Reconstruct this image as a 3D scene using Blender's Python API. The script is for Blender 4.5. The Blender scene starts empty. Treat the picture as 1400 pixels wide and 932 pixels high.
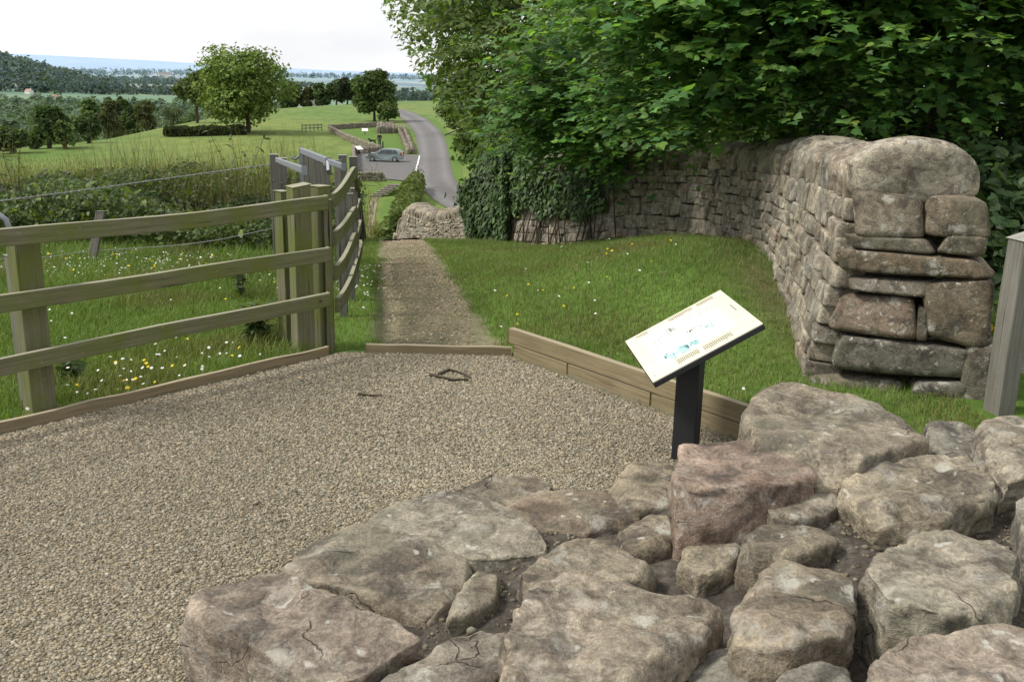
import bpy, bmesh, math, random
import numpy as np
from mathutils import Vector, Matrix, noise as mnoise

rng = np.random.default_rng(11)
random.seed(11)
scn = bpy.context.scene
COL = scn.collection
R_ = math.radians

# ------------------------------------------------------------------ camera
FPX, PITCH, ROLL, EYE = 1374.0, R_(14.84), R_(1.2), 2.0
cam = bpy.data.cameras.new('camera')
cam.sensor_width = 36.0
cam.lens = 36.0 * FPX / 1400.0
cam.clip_start = 0.05
cam.clip_end = 120000
camo = bpy.data.objects.new('camera', cam)
COL.objects.link(camo)
camM = (Matrix.Rotation(math.pi / 2 - PITCH, 3, 'X') @ Matrix.Rotation(ROLL, 3, 'Z'))
camo.matrix_world = Matrix.Translation((0, 0, EYE)) @ camM.to_4x4()
scn.camera = camo
CR = np.array(camM)

def ray(px, py):
    return CR @ np.array([(px - 700) / FPX, (466 - py) / FPX, -1.0])
def at(px, py, z):                       # where the line of sight meets height z
    d = ray(px, py); t = (z - EYE) / d[2]
    return d * t + np.array([0, 0, EYE])
def aty(px, py, y):                      # where it meets depth y
    d = ray(px, py)
    return d * (y / d[1]) + np.array([0, 0, EYE])

# ------------------------------------------------------------------ helpers
def ss(e0, e1, x):
    t = np.clip((x - e0) / (e1 - e0), 0, 1)
    return t * t * (3 - 2 * t)

def tag(o, label=None, cat=None, group=None, kind=None):
    if label: o['label'] = label
    if cat: o['category'] = cat
    if group: o['group'] = group
    if kind: o['kind'] = kind
    return o

def empty(name, loc=(0, 0, 0), rz=0.0):
    o = bpy.data.objects.new(name, None)
    o.empty_display_size = 0.2
    COL.objects.link(o)
    o.location = loc; o.rotation_euler = (0, 0, rz)
    return o

def link(name, me, mat, parent=None):
    o = bpy.data.objects.new(name, me)
    COL.objects.link(o)
    if mat and not me.materials: me.materials.append(mat)
    if parent: o.parent = parent
    return o

def copy_tree(o, parent=None):
    c = o.copy(); COL.objects.link(c); c.parent = parent
    for ch in [x for x in bpy.data.objects if x.parent == o]:
        copy_tree(ch, c)
    return c

def np_mesh(name, V, loops, starts, totals, col=None, smooth=False):
    me = bpy.data.meshes.new(name)
    V = np.ascontiguousarray(V, np.float32)
    me.vertices.add(len(V)); me.vertices.foreach_set('co', V.ravel())
    me.loops.add(len(loops)); me.loops.foreach_set('vertex_index', np.ascontiguousarray(loops, np.int32))
    me.polygons.add(len(starts))
    me.polygons.foreach_set('loop_start', np.ascontiguousarray(starts, np.int32))
    me.polygons.foreach_set('loop_total', np.ascontiguousarray(totals, np.int32))
    me.polygons.foreach_set('use_smooth', np.full(len(starts), smooth, bool))
    if col is not None:
        a = me.attributes.new('Col', 'FLOAT_COLOR', 'POINT')
        c4 = np.ones((len(V), 4), np.float32); c4[:, :3] = col
        a.data.foreach_set('color', c4.ravel())
    me.update(calc_edges=True); me.validate()
    return me

def polys(name, P, col, smooth=False):   # P (N,k,3): N separate polygons
    N, k, _ = P.shape
    c = np.repeat(col, k, 0) if col.shape[0] == N and col.ndim == 2 else col.reshape(-1, 3)
    return np_mesh(name, P.reshape(-1, 3), np.arange(N * k), np.arange(N) * k, np.full(N, k), c, smooth)

def blade_mesh(name, P, col):            # P (N,5,3): root pair, middle pair with the tip between
    N = len(P); i5 = (np.arange(N) * 5)[:, None]
    L = np.concatenate([i5 + np.array([[0, 1, 2, 4]]), i5 + np.array([[4, 2, 3]])], 1)
    st = np.stack([np.arange(N) * 7, np.arange(N) * 7 + 4], 1).ravel()
    return np_mesh(name, P.reshape(-1, 3), L.ravel(), st, np.tile([4, 3], N), np.repeat(col, 5, 0), False)

def inst(name, tv, tf, M, T, col, smooth=True):   # template verts, faces (F,k); M (N,3,3); T (N,3)
    N, nv = len(T), len(tv)
    V = np.einsum('nij,vj->nvi', M, tv) + T[:, None, :]
    F = (tf[None] + (np.arange(N) * nv)[:, None, None]).reshape(-1, tf.shape[1])
    c = np.repeat(col, nv, 0)
    k = tf.shape[1]
    return np_mesh(name, V.reshape(-1, 3), F.ravel(), np.arange(len(F)) * k, np.full(len(F), k), c, smooth)

def grid_mesh(name, X, Y, Z, col=None, smooth=True, mask=None):
    ny, nx = X.shape
    V = np.stack([X, Y, Z], -1).reshape(-1, 3)
    i = np.arange(ny * nx).reshape(ny, nx)
    F = np.stack([i[:-1, :-1], i[:-1, 1:], i[1:, 1:], i[1:, :-1]], -1)
    if mask is not None: F = F[mask]
    F = F.reshape(-1, 4)
    return np_mesh(name, V, F.ravel(), np.arange(len(F)) * 4, np.full(len(F), 4),
                   None if col is None else col.reshape(-1, 3), smooth)

def rot_rand(n, tilt=None):
    """n random rotation matrices"""
    q = rng.normal(size=(n, 4)); q /= np.linalg.norm(q, axis=1)[:, None]
    w, x, y, z = q.T
    return np.stack([np.stack([1-2*(y*y+z*z), 2*(x*y-z*w), 2*(x*z+y*w)], -1),
                     np.stack([2*(x*y+z*w), 1-2*(x*x+z*z), 2*(y*z-x*w)], -1),
                     np.stack([2*(x*z-y*w), 2*(y*z+x*w), 1-2*(x*x+y*y)], -1)], 1)

def frames(n_dir, along):
    """frames (N,3,3) with columns (side, along, normal)"""
    n = n_dir / (np.linalg.norm(n_dir, axis=1)[:, None] + 1e-9)
    a = along - (along * n).sum(1)[:, None] * n
    a /= (np.linalg.norm(a, axis=1)[:, None] + 1e-9)
    s = np.cross(a, n)
    return np.stack([s, a, n], -1)

def sphere_pts(n):
    v = rng.normal(size=(n, 3)); return v / np.linalg.norm(v, axis=1)[:, None]

def ico(sub):
    bm = bmesh.new(); bmesh.ops.create_icosphere(bm, subdivisions=sub, radius=1.0)
    bm.verts.ensure_lookup_table()
    v = np.array([x.co[:] for x in bm.verts]); f = np.array([[y.index for y in x.verts] for x in bm.faces]); bm.free()
    return v, f

def vnoise(P, scale, octs=2, seed=0.0):
    out = np.empty(len(P))
    for i, p in enumerate(P * scale + seed):
        out[i] = mnoise.fractal(Vector(p), 1.0, 2.0, octs)
    return out

def snoise2(x, y, seed=0):
    """cheap smooth 2-d noise, about -1..1, vectorised"""
    r = np.random.default_rng(seed)
    out = np.zeros_like(x, dtype=float); amp = 0
    for k in range(9):
        a = r.uniform(0, 2 * math.pi); f = 2 ** r.uniform(-0.5, 1.6); ph = r.uniform(0, 6.28)
        w = 1 / f ** .6
        out += w * np.sin(f * (x * math.cos(a) + y * math.sin(a)) + ph + 1.3 * np.sin(f * .7 * (y * math.cos(a) - x * math.sin(a)) + ph * 2))
        amp += w
    return out / amp * 1.6

class MB:                                # bars / boxes / tubes gathered into ONE mesh
    def __init__(s): s.v = []; s.f = []; s.uv = []; s.sm = []
    def add(s, vs, fs, uvs, smooth=False):
        b = len(s.v); s.v += [tuple(map(float, v)) for v in vs]
        for f, u in zip(fs, uvs):
            s.f.append([b + i for i in f]); s.uv.append(u); s.sm.append(smooth)
    def beam(s, pts, w, h, up=(0, 0, 1), slope=0.0, jit=0.0):
        """rectangular bar along pts; w sideways, h along up"""
        pts = [Vector(p) for p in pts]; up = Vector(up); n = len(pts); rings = []; L = 0; ls = []
        uo = random.uniform(0, 50); vo = random.uniform(0, 50)
        for i, p in enumerate(pts):
            t = (pts[min(i + 1, n - 1)] - pts[max(i - 1, 0)]).normalized()
            side = t.cross(up).normalized(); u2 = side.cross(t).normalized()
            j = lambda: random.uniform(-jit, jit)
            q = [p - side * (w/2+j()) - u2 * (h/2+j()), p + side * (w/2+j()) - u2 * (h/2+j()), p + side * (w/2+j()) + u2 * (h/2+j()), p - side * (w/2+j()) + u2 * (h/2+j())]
            if i == n - 1 and slope: q[0] = q[0] + t * slope; q[3] = q[3] + t * slope
            rings.append(q)
            if i: L += (p - pts[i-1]).length
            ls.append(L)
        vs = [v for r in rings for v in r]; fs = []; us = []
        wid = [w, h, w, h]
        for i in range(n - 1):
            off = 0
            for k in range(4):
                a, b = i*4 + k, i*4 + (k+1) % 4
                fs.append([a, a + 4, b + 4, b][::-1])
                us.append([(uo+ls[i], vo+off), (uo+ls[i+1], vo+off), (uo+ls[i+1], vo+off+wid[k]), (uo+ls[i], vo+off+wid[k])][::-1])
                off += wid[k]
        for base, rev in ((0, False), ((n-1)*4, True)):
            f = [base, base+1, base+2, base+3]; u = [(vo, uo), (vo+w, uo), (vo+w, uo+h), (vo, uo+h)]
            # end grain
            fs.append(f[::-1] if rev else f); us.append(u[::-1] if rev else u)
        s.add(vs, [f[::-1] for f in fs], [u[::-1] for u in us])
        return s
    def box(s, c, size, rz=0.0, up=(0, 0, 1)):
        c = Vector(c); hx, hy, hz = size[0]/2, size[1]/2, size[2]/2
        d = Vector((math.cos(rz), math.sin(rz), 0))
        return s.beam([c - d*hx, c + d*hx], size[1], size[2])
    def tube(s, pts, r, seg=8, r1=None, cap=True):
        pts = [Vector(p) for p in pts]; n = len(pts); vs = []; fs = []; us = []; L = 0
        ref = Vector((0.13, 0.31, 0.94))
        for i, p in enumerate(pts):
            t = (pts[min(i+1, n-1)] - pts[max(i-1, 0)]).normalized()
            a = t.cross(ref)
            if a.length < .05: a = t.cross(Vector((1, 0, 0)))
            a.normalize(); b = t.cross(a)
            rr = r if r1 is None else r + (r1 - r) * i / max(1, n-1)
            for k in range(seg):
                th = 2*math.pi*k/seg; vs.append(p + a*(rr*math.cos(th)) + b*(rr*math.sin(th)))
        for i in range(n-1):
            for k in range(seg):
                k2 = (k+1) % seg
                fs.append([i*seg+k, i*seg+k2, (i+1)*seg+k2, (i+1)*seg+k])
                us.append([(i*.2, k/seg*.3), (i*.2, (k+1)/seg*.3), (i*.2+.2, (k+1)/seg*.3), (i*.2+.2, k/seg*.3)])
        s.add(vs, fs, us, True)
        if cap:
            s.add(vs[:seg], [list(range(seg))[::-1]], [[(0, 0)]*seg]); s.add(vs[-seg:], [list(range(seg))], [[(0, 0)]*seg])
        return s
    def prism(s, poly, z0, z1):
        n = len(poly)
        vs = [(x, y, z0) for x, y in poly] + [(x, y, z1) for x, y in poly]
        fs = [[i, (i+1) % n, n+(i+1) % n, n+i] for i in range(n)] + [list(range(n))[::-1], [n+i for i in range(n)]]
        s.add(vs, fs, [[(vs[i][0]+vs[i][1], vs[i][2]) for i in f] for f in fs]); return s
    def quad(s, a, b, c, d):
        s.add([a, b, c, d], [[0, 1, 2, 3]], [[(0, 0), (1, 0), (1, 1), (0, 1)]]); return s
    def build(s, name, mat, parent=None, bevel=0.0):
        me = bpy.data.meshes.new(name); me.from_pydata(s.v, [], s.f)
        uv = me.uv_layers.new(name='UVMap'); k = 0
        flat = [c for f in s.uv for c in f]
        uv.data.foreach_set('uv', np.array(flat, np.float32).ravel())
        me.polygons.foreach_set('use_smooth', np.array(s.sm, bool)); me.update()
        o = link(name, me, mat, parent)
        if bevel:
            b = o.modifiers.new('Bevel', 'BEVEL'); b.width = bevel; b.segments = 2; b.limit_method = 'ANGLE'; b.angle_limit = R_(40)
        return o

# ------------------------------------------------------------------ materials
def new_mat(name):
    m = bpy.data.materials.new(name); m.use_nodes = True
    nt = m.node_tree; nt.nodes.clear()
    return m, nt
class NB:
    def __init__(s, name):
        s.m, s.t = new_mat(name)
    def n(s, typ, **kw):
        nd = s.t.nodes.new(typ)
        for k, v in kw.items():
            if k.startswith('i_'):
                key = k[2:]; key = int(key) if key.isdigit() else key.replace('_', ' ')
                if hasattr(v, 'bl_rna') or isinstance(v, bpy.types.NodeSocket): s.t.links.new(v, nd.inputs[key])
                else: nd.inputs[key].default_value = v
            else: setattr(nd, k, v)
        return nd
    def noise(s, vec, scale, detail=4, rough=.55, out='Fac'):
        nd = s.n('ShaderNodeTexNoise', i_Scale=scale, i_Detail=detail, i_Roughness=rough)
        if vec is not None: s.t.links.new(vec, nd.inputs['Vector'])
        return nd.outputs[out]
    def ramp(s, fac, stops):
        nd = s.n('ShaderNodeValToRGB'); s.t.links.new(fac, nd.inputs[0]); e = nd.color_ramp.elements
        while len(e) < len(stops): e.new(.5)
        for el, (p, c) in zip(e, stops):
            el.position = p; el.color = (*c, 1) if len(c) == 3 else c
        return nd.outputs[0]
    def mix(s, fac, a, b, mode='MIX'):
        nd = s.n('ShaderNodeMix', data_type='RGBA', blend_type=mode)
        for key, v in ((0, fac), (6, a), (7, b)):
            if isinstance(v, bpy.types.NodeSocket): s.t.links.new(v, nd.inputs[key])
            else: nd.inputs[key].default_value = v if key == 0 else ((*v, 1) if len(v) == 3 else v)
        return nd.outputs[2]
    def math(s, op, a, b=None, clamp=False):
        nd = s.n('ShaderNodeMath', operation=op, use_clamp=clamp)
        for i, v in enumerate((a, b)):
            if v is None: continue
            if isinstance(v, bpy.types.NodeSocket): s.t.links.new(v, nd.inputs[i])
            else: nd.inputs[i].default_value = v
        return nd.outputs[0]
    def mapping(s, vec, scale=(1, 1, 1), loc=(0, 0, 0)):
        nd = s.n('ShaderNodeMapping'); s.t.links.new(vec, nd.inputs[0]); nd.inputs['Scale'].default_value = scale; nd.inputs['Location'].default_value = loc
        return nd.outputs[0]
    def bump(s, h, strength=.5, dist=.02, normal=None):
        nd = s.n('ShaderNodeBump', i_Strength=strength, i_Distance=dist); s.t.links.new(h, nd.inputs['Height'])
        if normal is not None: s.t.links.new(normal, nd.inputs['Normal'])
        return nd.outputs[0]
    def out(s, color, rough=.8, normal=None, spec=.3, metal=0.0, shader=None):
        if shader is None:
            p = s.n('ShaderNodeBsdfPrincipled')
            for key, v in (('Base Color', color), ('Roughness', rough), ('Metallic', metal), ('Specular IOR Level', spec)):
                if isinstance(v, bpy.types.NodeSocket): s.t.links.new(v, p.inputs[key])
                else: p.inputs[key].default_value = (*v, 1) if isinstance(v, tuple) and len(v) == 3 else v
            if normal is not None: s.t.links.new(normal, p.inputs['Normal'])
            shader = p.outputs[0]
        o = s.n('ShaderNodeOutputMaterial'); s.t.links.new(shader, o.inputs[0])
        return s.m
    def pos(s): return s.n('ShaderNodeNewGeometry').outputs['Position']
    def attr(s, name='Col'): return s.n('ShaderNodeAttribute', attribute_name=name).outputs['Color']
    def uv(s): return s.n('ShaderNodeUVMap').outputs[0]

def mat_leaf(name, trans=.35, rough=.5, spec=.35):
    b = NB(name); c = b.attr()
    p = b.n('ShaderNodeBsdfPrincipled', i_Roughness=rough); p.inputs['Specular IOR Level'].default_value = spec
    b.t.links.new(c, p.inputs['Base Color'])
    t = b.n('ShaderNodeBsdfTranslucent'); tc = b.mix(1.0, c, (1.5, 1.45, .6), 'MULTIPLY'); b.t.links.new(tc, t.inputs[0])
    mx = b.n('ShaderNodeMixShader'); mx.inputs[0].default_value = trans
    b.t.links.new(p.outputs[0], mx.inputs[1]); b.t.links.new(t.outputs[0], mx.inputs[2])
    return b.out(None, shader=mx.outputs[0])

def mat_plain(name, col, rough=.6, metal=0.0, spec=.4, var=.12, scale=30, bump=0.0):
    b = NB(name); p = b.pos(); f = b.noise(p, scale, 4)
    c = b.mix(f, tuple(x * (1 - var) for x in col), tuple(min(1, x * (1 + var)) for x in col))
    nrm = b.bump(b.noise(p, scale * 3, 5), bump, .01) if bump else None
    return b.out(c, rough, nrm, spec, metal)

def mat_wood(name, light, dark, green=None, gfac=.5, top=(.30, .27, .22)):
    b = NB(name); uv = b.uv(); pos = b.pos()
    g1 = b.noise(b.mapping(uv, (2.2, 55, 1)), 1.0, 6, .65)
    g2 = b.noise(b.mapping(uv, (.9, 14, 1)), 1.0, 4, .6)
    c = b.ramp(g1, [(.28, dark), (.62, light)])
    c = b.mix(b.math('MULTIPLY', g2, .55), c, tuple(x * .55 for x in dark))
    if green:
        gn = b.noise(pos, 3.5, 5, .6)
        c = b.mix(b.math('MULTIPLY', b.ramp(gn, [(.32, (0, 0, 0)), (.6, (1, 1, 1))]), gfac), c, b.mix(g1, tuple(x * .6 for x in green), green))
    # pale lichen flecks and paler upward-facing sides
    fl = b.ramp(b.noise(pos, 38, 3, .7), [(.66, (0, 0, 0)), (.74, (.7, .7, .7))])
    c = b.mix(b.math('MULTIPLY', fl, .5), c, (.42, .41, .36))
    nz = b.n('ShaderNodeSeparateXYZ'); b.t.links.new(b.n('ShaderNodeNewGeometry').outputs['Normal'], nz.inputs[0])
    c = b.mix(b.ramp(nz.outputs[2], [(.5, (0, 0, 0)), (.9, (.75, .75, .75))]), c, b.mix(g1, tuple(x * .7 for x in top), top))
    # checks
    ck = b.ramp(b.noise(b.mapping(uv, (1.1, 40, 1), (7, 3, 0)), 1.0, 3, .5), [(.30, (0, 0, 0)), (.36, (1, 1, 1))])
    c = b.mix(b.math('SUBTRACT', 1.0, ck), c, tuple(x * .3 for x in dark))
    h = b.math('ADD', b.math('MULTIPLY', g1, .6), b.math('MULTIPLY', ck, .6))
    return b.out(c, .85, b.bump(h, .55, .006), .2)

def mat_stone(name, lichen=.5, scale=1.0, tone=1.0):
    b = NB(name); pos = b.pos(); tint = b.attr()
    warp = b.n('ShaderNodeVectorMath', operation='ADD')
    nv = b.n('ShaderNodeTexNoise', i_Scale=6.0 * scale, i_Detail=3); b.t.links.new(pos, nv.inputs['Vector'])
    sc = b.n('ShaderNodeVectorMath', operation='SCALE'); sc.inputs['Scale'].default_value = .22 / scale; b.t.links.new(nv.outputs['Color'], sc.inputs[0])
    b.t.links.new(pos, warp.inputs[0]); b.t.links.new(sc.outputs[0], warp.inputs[1]); w = warp.outputs[0]
    n1 = b.noise(w, 3.2 * scale, 6, .62); n2 = b.noise(w, 11 * scale, 6, .65); n3 = b.noise(pos, 70 * scale, 5, .7)
    c = b.ramp(n1, [(.25, tuple(x * tone for x in (.115, .102, .084))), (.42, tuple(x * tone for x in (.21, .188, .152))), (.58, tuple(x * tone for x in (.285, .26, .214))), (.78, tuple(x * tone for x in (.37, .338, .285)))])
    c = b.mix(1.0, c, b.ramp(n2, [(.28, (.42, .40, .38)), (.5, (1, 1, 1)), (.75, (1.28, 1.26, 1.22))]), 'MULTIPLY')
    c = b.mix(1.0, c, tint, 'MULTIPLY')
    # iron-brown and black weather staining
    st = b.ramp(b.noise(w, 4.7 * scale, 5, .65), [(.49, (0, 0, 0)), (.64, (1, 1, 1))])
    c = b.mix(b.math('MULTIPLY', st, .72), c, (.058, .052, .046))
    st2 = b.ramp(b.noise(b.mapping(w, (1.3, 1.3, 2.2), (4, 8, 6)), 12 * scale, 5, .7), [(.50, (0, 0, 0)), (.66, (1, 1, 1))])
    c = b.mix(b.math('MULTIPLY', st2, .42), c, (.085, .074, .062))
    rs = b.ramp(b.noise(b.mapping(w, (1, 1, 1.6), (9, 4, 2)), 3.9 * scale, 4, .6), [(.58, (0, 0, 0)), (.72, (1, 1, 1))])
    c = b.mix(b.math('MULTIPLY', rs, .25), c, (.17, .105, .07))
    ve = b.n('ShaderNodeTexVoronoi', i_Scale=2.1 * scale, feature='DISTANCE_TO_EDGE'); b.t.links.new(b.mapping(w, (1, 1, 2.0)), ve.inputs['Vector'])
    ckf = b.math('MULTIPLY', b.ramp(ve.outputs['Distance'], [(.0, (1, 1, 1)), (.011, (0, 0, 0))]), b.ramp(b.noise(pos, 2.3 * scale, 3), [(.54, (0, 0, 0)), (.62, (1, 1, 1))]))
    c = b.mix(b.math('MULTIPLY', ckf, .5), c, (.04, .035, .03))
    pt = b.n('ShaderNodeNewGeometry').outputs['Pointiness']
    c = b.mix(1.0, c, b.ramp(pt, [(.42, (.42, .40, .38)), (.5, (1, 1, 1)), (.58, (1.32, 1.3, 1.26))]), 'MULTIPLY')  # shade painted by curvature: hollows darkened, convex edges lightened
    # speckle
    c = b.mix(1.0, c, b.ramp(n3, [(.3, (.58, .58, .58)), (.55, (1.0, 1.0, 1.0)), (.75, (1.5, 1.48, 1.44))]), 'MULTIPLY')
    # green-grey algae
    al = b.ramp(b.noise(b.mapping(w, (1, 1, 1), (3, 7, 1)), 2.6 * scale, 4), [(.5, (0, 0, 0)), (.7, (1, 1, 1))])
    c = b.mix(b.math('MULTIPLY', al, .38), c, (.17, .18, .13))
    # lichen: round pale spots with ragged rims, of two sizes, in patches
    def lich(vs, thr, cl, seedloc, amt):
        wv = b.mapping(w, (1, 1, 1), seedloc)
        v = b.n('ShaderNodeTexVoronoi', i_Scale=vs * scale, feature='F1'); b.t.links.new(wv, v.inputs['Vector'])
        d = b.math('ADD', v.outputs['Distance'], b.math('MULTIPLY', b.math('SUBTRACT', b.noise(pos, 38 * scale, 6, .8), .5), .62))
        f = b.ramp(d, [(thr - .09, (1, 1, 1)), (thr + .03, (0, 0, 0))])
        sel = b.n('ShaderNodeSeparateColor'); b.t.links.new(v.outputs['Color'], sel.inputs[0])
        f = b.math('MULTIPLY', f, b.math('GREATER_THAN', sel.outputs[0], 1 - amt))
        return f, cl
    f1, c1 = lich(4.5, .22, (.44, .43, .37), (1, 2, 3), .34 * lichen)
    c = b.mix(b.math('MULTIPLY', f1, .75), c, c1)
    f2, c2 = lich(13, .21, (.50, .49, .43), (5, 1, 2), .24 * lichen)
    c = b.mix(b.math('MULTIPLY', f2, .7), c, c2)
    pm = b.ramp(b.noise(b.mapping(w, (1, 1, 1), (2, 9, 4)), 5.5 * scale, 5, .75), [(.56, (0, 0, 0)), (.68, (1, 1, 1))])
    c = b.mix(b.math('MULTIPLY', pm, .6 * lichen), c, (.40, .39, .345))
    h = b.math('SUBTRACT', b.math('ADD', b.math('MULTIPLY', n2, 1.0), b.math('MULTIPLY', n3, .45)), b.math('MULTIPLY', ckf, .5))
    nm = b.bump(h, 1.0, .022 / scale)
    return b.out(c, .9, nm, .15)

M = {}
M['leaf'] = mat_leaf('leaf', .45)
M['leaf_gloss'] = mat_leaf('leaf_gloss', .2, .5, .3)
M['leaf_far'] = mat_leaf('leaf_far', .25, .8, .1)
M['grass'] = mat_leaf('grass_blade', .3, .6, .25)
M['petal'] = mat_leaf('petal', .2, .6, .2)
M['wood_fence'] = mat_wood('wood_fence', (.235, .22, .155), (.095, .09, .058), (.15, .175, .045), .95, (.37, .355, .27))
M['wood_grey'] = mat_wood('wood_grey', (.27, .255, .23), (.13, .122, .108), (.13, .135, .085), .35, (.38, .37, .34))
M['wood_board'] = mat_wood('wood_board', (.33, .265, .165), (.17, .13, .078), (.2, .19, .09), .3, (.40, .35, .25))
M['wood_dark'] = mat_plain('wood_dark', (.05, .045, .04), .9)
M['galv'] = mat_plain('galvanised_steel', (.22, .235, .26), .55, .45, .5, .15, 25)
M['wire'] = mat_plain('barbed_wire_steel', (.30, .30, .30), .6, .3)
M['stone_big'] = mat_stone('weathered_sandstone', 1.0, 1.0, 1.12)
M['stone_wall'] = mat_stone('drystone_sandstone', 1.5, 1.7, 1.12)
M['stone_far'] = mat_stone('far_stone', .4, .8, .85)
M['bark'] = mat_plain('bark', (.07, .06, .045), .95, 0, .1, .35, 18, .8)
M['black'] = mat_plain('black_powder_coat', (.018, .019, .022), .55, 0, .4, .1)
b = NB('rubble_mortar'); p = b.pos()
c = b.ramp(b.noise(p, 28, 6, .7), [(.3, (.05, .043, .036)), (.55, (.13, .115, .095)), (.75, (.24, .22, .19))])
c = b.mix(b.ramp(b.noise(p, 6, 4), [(.45, (0, 0, 0)), (.65, (.8, .8, .8))]), c, (.055, .048, .04))
M['mortar'] = b.out(c, .95, b.bump(b.noise(p, 60, 6, .75), .9, .02), .1)
b = NB('pebble'); M['pebble'] = b.out(b.mix(1.0, b.attr(), b.ramp(b.noise(b.pos(), 120, 3), [(.3, (.8, .8, .8)), (.7, (1.15, 1.15, 1.15))]), 'MULTIPLY'), .85, None, .2)

# ------------------------------------------------------------------ world and sun
w = bpy.data.worlds.new('World'); scn.world = w; w.use_nodes = True
nt = w.node_tree; nt.nodes.clear()
SUN_EL, SUN_AZ = R_(50), R_(-98)          # azimuth measured from +Y towards +X
sky = nt.nodes.new('ShaderNodeTexSky'); sky.sky_type = 'NISHITA'; sky.sun_disc = False
sky.sun_elevation = SUN_EL; sky.sun_rotation = SUN_AZ; sky.air_density = 1.0; sky.dust_density = 3.0
def wn(t): return nt.nodes.new(t)
tc = wn('ShaderNodeTexCoord'); mp = wn('ShaderNodeMapping'); mp.inputs['Scale'].default_value = (1, 1, 3.2)
nt.links.new(tc.outputs['Generated'], mp.inputs[0])
cn = wn('ShaderNodeTexNoise'); cn.inputs['Scale'].default_value = 2.4; cn.inputs['Detail'].default_value = 6; cn.inputs['Roughness'].default_value = .55
nt.links.new(mp.outputs[0], cn.inputs[0])
cr = wn('ShaderNodeValToRGB'); e = cr.color_ramp.elements
e[0].position = .33; e[0].color = (1.0, 1.02, 1.07, 1); e[1].position = .6; e[1].color = (1.3, 1.29, 1.27, 1)
nt.links.new(cn.outputs['Fac'], cr.inputs[0])
skm = wn('ShaderNodeMix'); skm.data_type = 'RGBA'; skm.blend_type = 'MULTIPLY'; skm.inputs[0].default_value = 1
nt.links.new(sky.outputs[0], skm.inputs[6]); skm.inputs[7].default_value = (.1, .1, .1, 1)
mx = wn('ShaderNodeMix'); mx.data_type = 'RGBA'; mx.inputs[0].default_value = .86     # a thin bright veil of cloud over the sky
nt.links.new(skm.outputs[2], mx.inputs[6]); nt.links.new(cr.outputs[0], mx.inputs[7])
bg = wn('ShaderNodeBackground'); bg.inputs[1].default_value = 1.0
nt.links.new(mx.outputs[2], bg.inputs[0])
wo = wn('ShaderNodeOutputWorld'); nt.links.new(bg.outputs[0], wo.inputs[0])
sl = bpy.data.lights.new('sun', 'SUN'); sl.energy = 3.8; sl.angle = R_(12); sl.color = (1, .95, .87)
so = bpy.data.objects.new('sun', sl); COL.objects.link(so)
sd = Vector((math.sin(SUN_AZ) * math.cos(SUN_EL), math.cos(SUN_AZ) * math.cos(SUN_EL), math.sin(SUN_EL)))
so.rotation_euler = (-sd).to_track_quat('-Z', 'Y').to_euler(); so.location = (-10, 5, 20)
scn.view_settings.view_transform = 'Standard'; scn.view_settings.look = 'None'
scn.view_settings.exposure = 0; scn.view_settings.gamma = 1
scn.cycles.max_bounces = 6; scn.cycles.transparent_max_bounces = 6
scn.cycles.use_denoising = True

# ------------------------------------------------------------------ terrain
_py = np.array([-60, 2, 7.2, 9, 12, 16, 20, 25, 30, 40, 50, 58, 66, 500.])
_pz = np.array([0, 0, 0, -.05, -.26, -.60, -1.25, -2.45, -3.9, -6.0, -6.9, -7.2, -7.3, -7.3])
_yy = np.linspace(-60, 500, 5601); _zz = np.interp(_yy, _py, _pz)
_k = np.exp(-np.linspace(-2, 2, 31) ** 2); _k /= _k.sum()
_zs = np.convolve(np.pad(_zz, 15, 'edge'), _k, 'valid')
def prof(y): return np.interp(y, _yy, _zs)

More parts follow.
